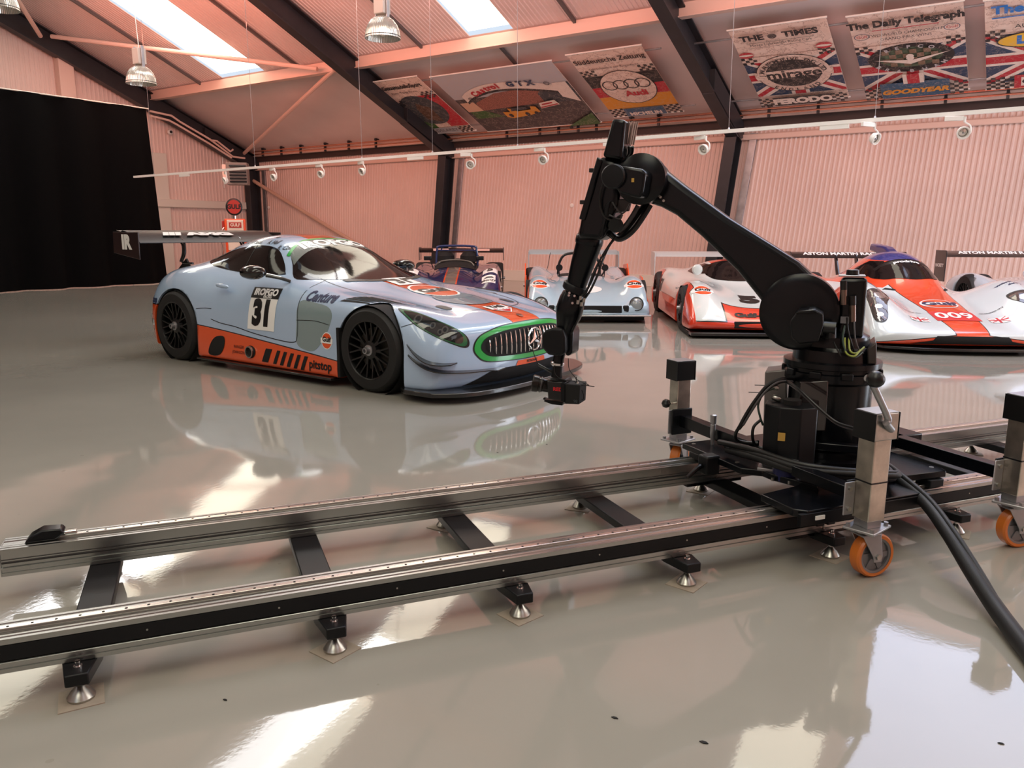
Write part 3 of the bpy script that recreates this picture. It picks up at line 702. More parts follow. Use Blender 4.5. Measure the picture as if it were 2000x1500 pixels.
# ================================================================== racing cars
def paint(name, fn, base=(176, 190, 198)):
    """car paint whose colour zones are laid out in the body's own coordinates; fn(nt,x,y,z)->colour socket"""
    mm = mat(name, base, .22, coat=1); nt = NT(mm); x, y, z, co = nt.xyz(); c = fn(nt, x, y, z, base)
    if c is not None: nt.l.new(c, bsdf(mm).inputs['Base Color'])
    return mm
GULF_O = (224, 84, 34)
tint = mat('tinted_glass', (24, 18, 18), .06, spec=.2)
darkglass = mat('smoked_headlamp_glass', (34, 36, 36), .05, coat=.6)
d_black = mat('decal_black', (14, 14, 16), .35); d_white = mat('decal_white', (238, 238, 236), .3); d_orange = mat('decal_orange', (228, 84, 32), .3, coat=.6)
d_navy = mat('decal_navy', (28, 38, 78), .35); d_red = mat('decal_red', (196, 34, 44), .35); d_green = mat('decal_green', (22, 160, 62), .3, coat=.5); d_grey = mat('decal_grey', (60, 64, 68), .4)
carbon = mat('carbon_fibre', (16, 17, 18), .28, coat=.6, noise=(90, .5))
wingblack = mat('wing_black', (9, 9, 10), .32, spec=.35)
wheelblack = mat('wheel_black', (12, 12, 13), .35); brake = mat('brake_disc', (70, 66, 60), .45, .7)

def loft(rows, nose=None, tail=None):
    """rows: (x, [(y,z) or (y,z,dx) ...]) from nose to tail, centre line top to centre line bottom. Returns MB with both halves."""
    V = []; F = []; ids = {}
    def vid(p):
        k = (round(p[0], 5), round(p[1], 5), round(p[2], 5))
        if k not in ids: ids[k] = len(V); V.append(p)
        return ids[k]
    for sg in (1, -1):
        R = []
        for x, pts in rows:
            R.append([vid((x+(q[2] if len(q) > 2 else 0), sg*q[0], q[1])) for q in pts])
        def face(a, b, c, d):
            f = []
            for i in (a, b, c, d):
                if i not in f: f.append(i)
            if len(f) > 2: F.append(tuple(f if sg > 0 else reversed(f)))
        for i in range(len(R)-1):
            for j in range(len(R[i])-1): face(R[i][j], R[i][j+1], R[i+1][j+1], R[i+1][j])
        def cap(r, pts, x, flip, bulge):
            n = len(r); h = n//2
            prev = None
            for j in range(h):
                if j == h-1:
                    f = prev+[r[n-1-j], r[j]]; F.append(tuple(f if (sg > 0) != flip else reversed(f))); break
                a, b = r[j], r[n-1-j]
                pa, pb = V[a], V[b]
                col = [a]
                for t, bl in bulge: col.append(vid(tuple(pa[k]*(1-t)+pb[k]*t+(bl*(1-j/(h))**.5 if k == 0 else 0) for k in range(3))))
                col.append(b)
                if prev:
                    for k in range(len(col)-1):
                        if flip: face(prev[k], prev[k+1], col[k+1], col[k])
                        else: face(prev[k], col[k], col[k+1], prev[k+1])
                prev = col
        if nose is not None: cap(R[0], rows[0][1], rows[0][0], False, nose)
        if tail is not None: cap(R[-1], rows[-1][1], rows[-1][0], True, tail)
    return MB().add(V, F)
def cut(body, cutter):
    m_ = body.modifiers.new('c', 'BOOLEAN'); m_.object = cutter; m_.operation = 'DIFFERENCE'; m_.solver = 'EXACT'
def bake(o):
    dg = bpy.context.evaluated_depsgraph_get(); me = bpy.data.meshes.new_from_object(o.evaluated_get(dg)); o.modifiers.clear(); o.data = me
def wheel(parent, x, y, r, w, side, spokes=10, rim_r=None, mt=None, steer=0, nut=M_['galv'], letters=None, name='wheel'):
    """wheel with tyre and rim as sub-parts"""
    rim_r = rim_r or r*.69; e = empty(name, (x, y, r), steer); e.parent = parent; s = side
    mt = mt or wheelblack
    h = w/2
    pr = [(-h, rim_r*.98), (-h*.99, rim_r*1.08), (-h*.98, r*.90), (-h*.8, r*.975), (-h*.5, r), (h*.5, r), (h*.8, r*.975), (h*.98, r*.90), (h*.99, rim_r*1.08), (h, rim_r*.98)]
    ax = (0, s, 0)
    MB().lathe((0, 0, 0), ax, [(a, b) for a, b in pr], 56, caps=False).build('tyre', M_['rubber'], e)
    f = h  # outer face
    mb = MB().lathe((0, 0, 0), ax, [(f-.004, rim_r*1.0), (f+.002, rim_r*.985), (f-.004, rim_r*.95), (f-.03, rim_r*.92), (-h*.5, rim_r*.86), (-h*.5, .02)], 48, caps=False)
    mb.lathe((0, 0, 0), ax, [(f-.05, .085), (f-.02, .075), (f-.012, .055)], 24)
    for k in range(spokes):
        a = 2*math.pi*k/spokes
        for da in (-.13, .13):
            p = Vector((math.cos(a)*.06, s*(f-.03), math.sin(a)*.06)); m1 = Vector((math.cos(a+da*.5)*rim_r*.5, s*(f-.035), math.sin(a+da*.5)*rim_r*.5)); q = Vector((math.cos(a+da*1.3)*rim_r*.94, s*(f-.022), math.sin(a+da*1.3)*rim_r*.94))
            mb.bar(p, m1, .016, .028, (0, 1, 0)); mb.bar(m1, q, .013, .024, (0, 1, 0))
    mb.build('rim', mt, e)
    MB().lathe((0, s*(f-.1), 0), ax, [(0, .001), (0, rim_r*.74), (.012, rim_r*.74), (.012, .001)], 32, caps=False).build('brake_disc', brake, e)
    if nut: MB().lathe((0, s*(f-.015), 0), ax, [(0, .045), (.012, .045), (.014, .03), (.05, .026), (.052, .015), (.03, .012)], 12).build('wheel_nut', nut, e)
    return e
def gulf_at(D, c, n, s, up=(0, 0, 1)):
    n = Vector(n).normalized(); up = Vector(up); uy = (up-n*up.dot(n)).normalized(); gulf_badge(D, Vector(c)+n*.5, uy.cross(n), uy, s)
def gulf_badge(D, org, ux, uy, s, cut=.03, parent=None, bar=True):
    """round orange oil badge with the word across it, printed on the body"""
    D.put('badge_backing', disc2d(.56*s, .56*s, 28), d_white, org, ux, uy, cut, .002, parent)
    D.put('badge_orange', half2d(.5*s, .5*s, .15*s, .49*s), d_orange, org, ux, uy, cut, .0035, parent)
    D.put('badge_orange', half2d(.5*s, .5*s, -.49*s, -.15*s), d_orange, org, ux, uy, cut, .0035, parent)
    if bar: D.put('badge_band', rect2d(-.62*s, -.17*s, .62*s, .17*s), d_white, org, ux, uy, cut, .0045, parent)
    D.put('lettering', xf2d(text2d('Gulf', .42*s, .018*s, sx=1.2), 0, .01), d_black, org, ux, uy, cut, .006, parent)
def mirror_y(pts): return [(x, -y, z) for x, y, z in pts]

# ------------------------------------------------------------------ the long-nosed coupe on show
fl_, rl_ = at_floor(720, 768), at_floor(345, 704)
fwd = (fl_-rl_).normalized(); lft = Vector((-fwd.y, fwd.x, 0)); org = fl_+lft
WB = (fl_-rl_).length
car = tag(empty('racing_car', org, math.atan2(fwd.y, fwd.x)), 'light blue and orange racing coupe numbered 31 with green grille surround', 'car')
def S_(z0, z1, z2, z3, z4, z5, z6, zr, y=(0, .3, .52, .68, .83, .955, .99, .985), dx=None):
    zs = (z0, z1, z2, z3, z4, z5, z6, zr); p = [(y[i], zs[i]) for i in range(7)]+[(y[7], zr+.05), (y[7]-.004, zr+.006), (y[7]-.05, zr), (.6, zr), (0, zr)]
    if dx: p = [(q[0], q[1], dx(q[0])) for q in p]
    return p
rows = [
 (.80, S_(.575, .572, .56, .55, .515, .42, .29, .085, (0, .3, .5, .66, .80, .89, .93, .94), lambda y: .115-.31*y**2.6)),
 (.66, S_(.625, .62, .60, .60, .575, .48, .33, .08, (0, .3, .52, .68, .82, .93, .965, .97), lambda y: .085-.19*y**2.4)),
 (.45, S_(.675, .67, .645, .665, .645, .57, .36, .075, (0, .3, .52, .68, .83, .945, .98, .985), lambda y: .035-.07*y**2)),
 (.22, S_(.71, .705, .68, .71, .70, .635, .40, .075, (0, .3, .52, .68, .83, .96, .99, .99))),
 (0, S_(.745, .74, .715, .735, .733, .675, .42, .075, (0, .3, .52, .68, .83, .97, 1.0, .995))),
 (-.25, S_(.785, .78, .75, .755, .75, .68, .42, .075, (0, .3, .52, .68, .83, .965, .995, .99))),
 (-.5, S_(.825, .82, .79, .775, .765, .67, .42, .075, (0, .3, .52, .68, .82, .94, .965, .985))),
 (-.80, S_(.895, .888, .855, .805, .79, .66, .42, .075, (0, .3, .52, .68, .80, .92, .945, .985))),
 (-1.12, S_(1.01, 1.00, .94, .862, .82, .66, .42, .075, (0, .3, .53, .70, .80, .91, .94, .985))),
 (-1.40, S_(1.155, 1.145, 1.08, .885, .83, .66, .42, .075, (0, .3, .53, .71, .80, .91, .94, .985))),
 (-1.66, S_(1.25, 1.243, 1.195, .90, .835, .66, .42, .075, (0, .3, .54, .71, .80, .91, .94, .985))),
 (-1.95, S_(1.283, 1.275, 1.225, .915, .845, .67, .42, .075, (0, .3, .53, .70, .80, .915, .945, .985))),
 (-2.25, S_(1.258, 1.248, 1.185, .935, .875, .69, .43, .075, (0, .3, .51, .69, .80, .93, .965, .99))),
 (-2.50, S_(1.195, 1.18, 1.11, .96, .915, .73, .44, .075, (0, .3, .49, .68, .82, .96, 1.0, 1.0))),
 (-2.78, S_(1.09, 1.07, 1.01, .96, .93, .77, .45, .075, (0, .3, .49, .68, .83, .985, 1.015, 1.01))),
 (-3.05, S_(1.01, .995, .955, .93, .905, .74, .45, .10, (0, .3, .5, .68, .83, .975, 1.0, 1.0))),
 (-3.28, S_(.96, .95, .93, .885, .835, .66, .44, .14, (0, .3, .5, .68, .82, .94, .97, .95), lambda y: .03*y)),
 (-3.42, S_(.925, .92, .89, .80, .73, .58, .42, .17, (0, .3, .5, .68, .80, .90, .93, .90), lambda y: .12*y**2)),
]
def amg_paint(nt, x, y, z, base):
    ay = nt.m('ABSOLUTE', y)
    c = base
    # sill band: rises towards the tail
    zl = nt.lin(x, -.42, .225, -2.4, .39)
    side = nt.gt(ay, .80)
    fr = nt.lt(x, .2)
    o1 = nt.m('MULTIPLY', nt.m('MULTIPLY', side, fr), nt.lt(z, zl))
    line = nt.m('MULTIPLY', nt.m('MULTIPLY', side, fr), nt.lt(z, nt.m('ADD', zl, .010)))
    rear = nt.m('MULTIPLY', nt.lt(x, -3.05), nt.lt(z, .55)); rl = nt.m('MULTIPLY', nt.lt(x, -3.05), nt.lt(z, .562))
    st = nt.m('MULTIPLY', nt.lt(ay, .19), nt.gt(z, .42)); sl = nt.m('MULTIPLY', nt.lt(ay, .196), nt.gt(z, .42))
    c = nt.mix(nt.m('MAXIMUM', nt.m('MAXIMUM', line, rl), sl), c, (20, 20, 22))
    c = nt.mix(nt.m('MAXIMUM', nt.m('MAXIMUM', o1, rear), st), c, GULF_O)
    # door shut lines
    return c
BLUE = (168, 192, 220)
body = loft(rows, nose=[(.25, .012), (.5, .03), (.75, .035)], tail=[(.3, -.05), (.6, -.04)]).build('body_shell', paint('coupe_paint', amg_paint, BLUE), car, sub=3, smooth=60, recalc=True)
for x in (0, -WB):
    for s in (1, -1):
        rr = .385 if x == 0 else .392; pf = [(x+rr*math.cos(math.pi*i/32), .34+rr*math.sin(math.pi*i/32)) for i in range(33)]+[(x-rr, -.2), (x+rr, -.2)]
        c_ = MB().prism(pf, lambda a, b, c: Vector((a, s*(.62+c), b)), .6).build('cutter', None, smooth=0); c_.parent = car; cut(body, c_)
        c_['cutter'] = 1
bpy.context.view_layer.update(); bake(body)
for o in [o for o in COL.objects if 'cutter' in o]: bpy.data.objects.remove(o)
D = Decal(body)
side = dict(ux=(1, 0, 0), uy=(0, 0, 1))
def RS(name, sh, m, x, z, lift=.0025, cut=.04, **k): return D.put(name, sh, m, (x, -1.6, z), (1, 0, 0), (0, 0, 1), cut, lift, **k)
def LS(name, sh, m, x, z, lift=.0025, cut=.04, **k): return D.put(name, sh, m, (x, 1.6, z), (-1, 0, 0), (0, 0, 1), cut, lift, **k)
def TP(name, sh, m, x, y, lift=.0025, cut=.04, **k): return D.put(name, sh, m, (x, y, 2), (0, 1, 0), (-1, 0, 0), cut, lift, **k)   # read from the front of the car
# inner wheel wells
for x in (0, -WB):
    for s in (1, -1): MB().lathe((x, s*.60, .34), (0, s, 0), [(0, .0), (0, .375), (.37, .372)], 40, caps=False).build('wheel_well', M_['blackmatte'], car)
# glass
def pos(pts, x=0, z=0): return ([(a-x, b-z) for a, b in pts], [tuple(range(len(pts)))])
win = bezpoly([(-2.70, 1.0), (-2.40, .945), (-1.95, .905), (-1.42, .90), (-1.40, .93), (-1.52, 1.04), (-1.64, 1.12), (-1.78, 1.155), (-1.98, 1.16), (-2.25, 1.135), (-2.5, 1.085), (-2.68, 1.03)], 5)
for fn, sg in ((RS, 1), (LS, -1)):
    fn('side_window', ([(sg*(a+2), b-1) for a, b in win], [tuple(range(len(win)))]), tint, -2, 1, .003)
    fn('window_seal', rect2d(-.006, -.14, .006, .13), d_black, -1.98-.0, 1.03, .005)
ws = [(.71, -1.19), (.56, -.90), (.3, -.71), (0, -.64), (-.3, -.71), (-.56, -.90), (-.71, -1.19), (-.60, -1.38), (-.50, -1.50), (-.25, -1.585), (0, -1.60), (.25, -1.585), (.50, -1.50), (.60, -1.38)]
wsb = bezpoly(ws, 4)
D.put('windscreen', ([(a, -b-1.2) for a, b in wsb], [tuple(range(len(wsb)))]), tint, (-1.2, 0, 2), (0, 1, 0), (-1, 0, 0), .03, .003)
ban = [(.52, -1.52), (.25, -1.60), (0, -1.615), (-.25, -1.60), (-.52, -1.52), (-.60, -1.36), (-.3, -1.41), (0, -1.425), (.3, -1.41), (.60, -1.36)]
D.put('visor_band', ([(a, -b-1.2) for a, b in ban], [tuple(range(10))]), mat('visor_grey', (96, 104, 100), .25, coat=.5), (-1.2, 0, 2), (0, 1, 0), (-1, 0, 0), .05, .0045)
gb = [(.56, -1.51), (.28, -1.61), (0, -1.635), (-.28, -1.61), (-.56, -1.51), (-.555, -1.475), (-.28, -1.575), (0, -1.60), (.28, -1.575), (.555, -1.475)]
D.put('green_edge', ([(a, -b-1.2) for a, b in gb], [tuple(range(10))]), d_green, (-1.2, 0, 2), (0, 1, 0), (-1, 0, 0), .05, .006)
D.put('lettering', text2d('IROFGO', .17, .010, sx=1.3), d_white, (-1.50, 0, 2), (0, 1, 0), (-1, 0, 0), .03, .007)
# shut lines on bonnet, door and bumper (thin dark seams)
def seam(fn, pts, x0, z0, w_=.007, sg=1):
    P_ = crom([Vector((a, b)) for a, b in pts], 5); vs = []; fs = []
    for i, p in enumerate(P_):
        t = (P_[min(i+1, len(P_)-1)]-P_[max(0, i-1)]).normalized(); n_ = Vector((-t.y, t.x))*w_/2
        vs += [tuple(p+n_-Vector((x0, z0))), tuple(p-n_-Vector((x0, z0)))]
    fs = [(2*i, 2*i+1, 2*i+3, 2*i+2) for i in range(len(P_)-1)]
    return fn('panel_seam', ([(sg*a, b) for a, b in vs], fs), d_black, x0, z0, .003, .05)
for fn, sg in ((RS, 1), (LS, -1)):
    seam(fn, [(-.93, .87), (-.96, .69), (-.93, .5), (-.93, .38), (-.97, .335), (-1.16, .335), (-1.55, .37), (-1.83, .41), (-2.05, .43), (-2.2, .46)], -1, .5, sg=sg)
    seam(fn, [(-.95, .53), (-.7, .54), (-.5, .52)], -1, .5, .005, sg)
    seam(fn, [(.33, .56), (.42, .59), (.52, .61)], 0, .5, .005, sg)
    seam(fn, [(-2.42, .55), (-2.3, .56), (-2.2, .56)], -2, .5, .005, sg)
    # fender outlet behind the front wheel
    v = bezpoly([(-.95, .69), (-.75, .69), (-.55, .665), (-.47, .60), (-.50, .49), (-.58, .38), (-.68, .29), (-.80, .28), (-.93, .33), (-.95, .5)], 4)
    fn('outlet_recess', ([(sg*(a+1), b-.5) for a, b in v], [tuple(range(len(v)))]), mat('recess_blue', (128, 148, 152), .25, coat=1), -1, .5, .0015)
    # race number
    fn('number_board', rect2d(-.195, -.185, .195, .16), d_white, -1.45, .59, .004); fn('board_head', rect2d(-.2, .10, .2, .195), d_black, -1.45, .59, .005)
    fn('number', xf2d(text2d('31', .30, .02, sx=.9), 0, -.04), d_black, -1.45, .59, .006, .06)
    fn('lettering', xf2d(text2d('IROFGO', .075, .004, sx=1.2), 0, .152), d_white, -1.45, .59, .007); fn('lettering', xf2d(text2d('RACING', .032, .001), .04, .115), d_white, -1.45, .59, .007)
    fn('lettering', xf2d(text2d('Centure', .115, .004, shear=.2), 0, 0), d_navy, -.70, .735, .004)
    gulf_badge(D, (-.52, -1.6 if sg > 0 else 1.6, .385), (sg, 0, 0), (0, 0, 1), .13)
    gulf_badge(D, (-3.30, -1.6 if sg > 0 else 1.6, .36), (sg, 0, 0), (0, 0, 1), .17)
    fn('lettering', text2d('pitstop', .105, .003), d_black, -.60, .165, .004); fn('lettering', text2d('pitstop', .10, .003), d_navy, -3.25, .60, .004)
    fn('lettering', xf2d(text2d('RANGER', .04, 0), 0, .025), d_black, -1.76, .20, .004); fn('lettering', xf2d(text2d('JOHNSON', .04, 0), 0, -.025), d_black, -1.76, .20, .004)
    for (x, t, cc) in ((-2.40, 'J. Jackson', d_red), (-2.02, 'L. Williamson', d_red), (-1.72, 'A. Hall', d_red), (-1.5, 'R. Collard', d_black)):
        D.put('lettering', text2d(t, .05, .001), d_black, (x-.07, -sg*1.6, 1.19 if x > -2.2 and x < -1.6 else 1.14), (sg, 0, 0), (0, 0, 1), .03, .004)
    # sill openings
    sc = bezpoly([(-2.23, .13), (-2.20, .22), (-2.13, .29), (-2.02, .31), (-1.98, .28), (-1.99, .2), (-2.05, .13), (-2.15, .11)], 4)
    fn('sill_opening', ([(sg*(a+2), b-.2) for a, b in sc], [tuple(range(len(sc)))]), M_['blackmatte'], -2, .2, .004)
    fn('exhaust_ring', disc2d(.075, .058, 24), M_['blackmatte'], -1.58, .195, .004)
    for k in range(6):
        w_ = .09 if k == 0 else .045; x0 = -1.36+(.0 if k == 0 else .045+k*.095)
        fn('sill_louvre', poly2d((sg*(x0-w_/2), -.062), (sg*(x0+w_/2), -.062), (sg*(x0+w_/2+.05), .062), (sg*(x0-w_/2+.05), .062)), M_['blackmatte'], 0, .185-.02*k/5, .004)
    # wing-top louvres
    for k in range(6):
        ys = .875-.030*k; xa = -.44+.035*k; xb = .02+.055*k
        D.put('wing_louvre', poly2d((-sg*ys, -xa), (-sg*(ys+.004), -(xa*.5+xb*.5)), (-sg*(ys-.012), -xb), (-sg*(ys-.018), -(xa*.5+xb*.5)), (-sg*(ys-.022), -(xa+.03))), M_['blackmatte'], (0, 0, 2), (0, 1, 0), (-1, 0, 0), .04, .003)
# exhaust pipe stub
MB().lathe((-1.58, -.93, .195), (0, -1, 0), [(0, .05), (.07, .055), (.07, .045), (0, .04)], 24, caps=False).build('exhaust_tip', M_['steel'], car)
# bonnet prints
def hood(name, sh, m, x, y, lift=.004, cut=.03, **k): return D.put(name, sh, m, (x, y, 2), (0, 1, 0), (-1, 0, 0), cut, lift, **k)
for a, b in (((-.95, .60), (.62, .64)), ((-.95, -.60), (.62, -.64))): pass
def hseam(pts, w_=.007):
    P_ = crom([Vector((a, b)) for a, b in pts], 6); vs = []
    for i, p in enumerate(P_):
        t = (P_[min(i+1, len(P_)-1)]-P_[max(0, i-1)]).normalized(); n_ = Vector((-t.y, t.x))*w_/2; vs += [tuple(p+n_), tuple(p-n_)]
    hood('panel_seam', (vs, [(2*i, 2*i+1, 2*i+3, 2*i+2) for i in range(len(P_)-1)]), d_black, 0, 0, .003, .05)
for s in (1, -1): hseam([(s*.60, 1.05), (s*.62, .6), (s*.61, .2), (s*.60, -.1), (s*.55, -.35), (s*.42, -.48), (s*.2, -.56), (0, -.58)])
# panel seam points are (y, -x)
hood('bonnet_vent', (bezpoly([(-.20, .22), (0, .17), (.20, .22), (.28, .06), (.20, -.14), (.0, -.20), (-.20, -.14), (-.28, .06)], 4), [tuple(range(32))]), mat('vent_recess', (134, 152, 166), .25, coat=1), .22, 0)
hood('vent_shadow', (bezpoly([(-.18, .20), (0, .15), (.18, .20), (.22, .10), (0, .06), (-.22, .10)], 4), [tuple(range(24))]), mat('vent_shade', (92, 106, 116), .4), .22, 0, .005)  # shade inside the vent, painted as a darker flat patch
hood('badge_backing', disc2d(.24, .24, 32), d_white, -.16, 0, .005); hood('badge_orange', half2d(.215, .215, .06, .21), d_orange, -.16, 0, .006); hood('badge_orange', half2d(.215, .215, -.21, -.06), d_orange, -.16, 0, .006); hood('lettering', text2d('Gulf', .18, .008, sx=1.2), d_black, -.16, 0, .007)
hood('number_board', rect2d(-.16, -.12, .16, .12), d_white, -.55, .0, .005); hood('number', text2d('31', .2, .01), d_black, -.55, 0, .007)
hood('shield', poly2d((-.13, .10), (-.13, -.02), (0, -.12), (.13, -.02), (.13, .10)), d_white, .60, 0, .005)
hood('shield_half', poly2d((-.115, -.0), (-.115, -.02), (0, -.105), (.115, -.02), (.115, .0)), d_red, .60, 0, .006)
hood('lettering', xf2d(text2d('TAG', .09, .006), 0, .05), d_black, .60, 0, .007); hood('lettering', xf2d(text2d('HEUER', .055, .004), 0, -.025), d_white, .60, 0, .0075)
hood('nose_badge', disc2d(.032, .032, 20), M_['chrome'], .80, 0, .006)
for s in (1, -1): hood('bonnet_catch', bezpoly2 if 0 else ([(a, b) for a, b in bezpoly([(-.035, -.06), (.035, -.06), (.04, .06), (-.03, .07)], 4)], [tuple(range(16))]), d_grey, .34, s*.44, .004)
for s in (1, -1):
    hood('windscreen_scuttle', poly2d((s*.05, -.03), (s*.3, .04), (s*.5, .16), (s*.5, .24), (s*.3, .09), (s*.05, .03)), d_black, -.60, 0, .006)
# roof details
TP('roof_hatch', disc2d(.03, .018, 16), d_grey, -1.85, -.38); TP('roof_hatch', rect2d(-.05, -.02, .05, .02), d_black, -2.1, 0)
MB().box((-2.0, -.42, 1.215), (.06, .02, .02)).build('roof_antenna', M_['black'], car)
# headlamps: smoked cover, green rim, projector lenses, printed on the corner surface
hl = bezpoly([(.22, .665), (.38, .66), (.58, .62), (.76, .575), (.83, .535), (.83, .475), (.76, .452), (.60, .47), (.42, .53), (.30, .60)], 5)
for sg in (1, -1):
    ux = Vector((.80, sg*.60, 0)).normalized() if sg > 0 else Vector((.80, -.60, 0)).normalized()
    # oblique projection direction from outside the corner
    d_ = Vector((.45, -sg*.80, .35)).normalized()
    u_ = Vector((0, 0, 1)).cross(d_).normalized()*1.0; v_ = d_.cross(u_).normalized()
    c0 = Vector((.56, -sg*.80, .57)); o0 = c0+d_*1.0
    def proj(p): q = Vector((p[0], -sg*.80, p[1]))-c0; return (q.dot(u_), q.dot(v_))
    def grow(k, P_=hl):
        cx = sum(p[0] for p in P_)/len(P_); cy = sum(p[1] for p in P_)/len(P_); return [(cx+(a-cx)*k, cy+(b-cy)*k) for a, b in P_]
    for nm, k, m_, lf in (('lamp_surround', 1.12, d_black, .002), ('green_rim', 1.05, mat('lamp_green', (20, 96, 56), .3, coat=.6), .004), ('headlamp_cover', .93, darkglass, .006)):
        P2 = [proj(p) for p in grow(k)]; D.put(nm, (P2, [tuple(range(len(P2)))]), m_, o0, u_, v_, .04, lf)
    for (px_, pz_, r_) in ((.40, .60, .034), (.545, .56, .024), (.66, .545, .026), (.62, .515, .02)):
        cc = proj((px_, pz_)); D.put('lamp_lens', disc2d(r_, r_*1.3, 20, *cc), mat('lamp_lens_grey', (96, 98, 96), .1, .6), o0, u_, v_, .03, .008); D.put('lamp_lens_core', disc2d(r_*.55, r_*.75, 16, *cc), mat('lens_core', (40, 42, 44), .05, .3), o0, u_, v_, .03, .010)
# grille: follows the nose
def front(name, pts, m, lift=.004, cut=.04, ring=None): return D.put(name, (pts, [tuple(range(len(pts)))] if ring is None else ring), m, (1.8, 0, .42), (0, 1, 0), (0, 0, 1), cut, lift)
gy = [(.575, -.07), (.605, -.01), (.55, .065), (.38, .108), (.2, .122), (0, .126)]
gy = [(a, b-.005) for a, b in gy]
lo = [(.50, -.112), (.3, -.125), (0, -.13)]
outl = [(-a, b) for a, b in reversed(lo[:-1])] ; full = [(a, b) for a, b in lo[::-1]]+[(a, b) for a, b in gy]+[(-a, b) for a, b in reversed(gy[:-1])]+[(-a, b) for a, b in lo[:-1]]
G = bezpoly(full, 4)
def gscale(kx, ky): return [(a*kx, b*ky) for a, b in G]
n = len(G)
front('grille_frame_line', gscale(1.07, 1.24), d_black, .002)
front('grille_frame', gscale(1.05, 1.17), d_green, .005)
front('grille_opening', gscale(.955, .88), M_['blackmatte'], .009)
bvh = D.bvh
def nose_x(y, z):
    h_ = bvh.ray_cast(Vector((1.8, y, z)), Vector((-1, 0, 0))); return h_[0].x if h_[0] else .9
def gtop(y): return float(np.interp(abs(y), [0, .2, .40, .53, .58], [.42+.105, .42+.10, .42+.08, .42+.035, .41]))
def gbot(y): return float(np.interp(abs(y), [0, .3, .48, .57], [.42-.108, .42-.104, .42-.088, .42-.03]))
for k in range(-9, 10):
    y = k*.0565
    zt, zb = gtop(y)-.01, gbot(y)+.01
    pts = [(nose_x(y, zt+(zb-zt)*t)+.016+.012*math.sin(math.pi*t), y+.008*math.sin(math.pi*t)*(1 if y > 0 else -1), zt+(zb-zt)*t) for t in (0, .25, .5, .75, 1)]
    MB().tube(pts, .0055, 8, 3).build('grille_bar', M_['chrome'], car)
sx_ = nose_x(0, .42)+.035
st = MB().tube([(sx_, .092*math.cos(2*math.pi*i/40), .42+.092*math.sin(2*math.pi*i/40)) for i in range(40)], .008, 8, closed=True)
for k in range(3):
    a = math.pi/2+k*2*math.pi/3; p = Vector((0, math.cos(a), math.sin(a))); q = Vector((0, -math.sin(a), math.cos(a)))
    c_ = Vector((sx_, 0, .42)); st.add([c_+q*.022+Vector((.006, 0, 0)), c_-q*.022+Vector((.006, 0, 0)), c_+p*.088, c_+Vector((.016, 0, 0))], [(0, 3, 2), (3, 1, 2), (0, 2, 1)])
st.build('star_emblem', M_['chrome'], car, smooth=40)
MB().cyl((sx_-.03, 0, .42), (sx_-.02, 0, .42), .045, n=20).build('emblem_mount', M_['blackmatte'], car)
# lower intake, orange plate, bumper seams
front('lower_intake', [(-.72, -.315), (-.50, -.225), (-.42, -.205), (.42, -.205), (.50, -.225), (.72, -.315)], M_['blackmatte'], .004)
front('number_plate', [(-.21, -.205), (-.19, -.165), (.19, -.165), (.21, -.205)], d_orange, .006)
D.put('lettering', text2d('PETRONAS', .03, .001), d_black, (1.8, 0, .235), (0, 1, 0), (0, 0, 1), .02, .008)
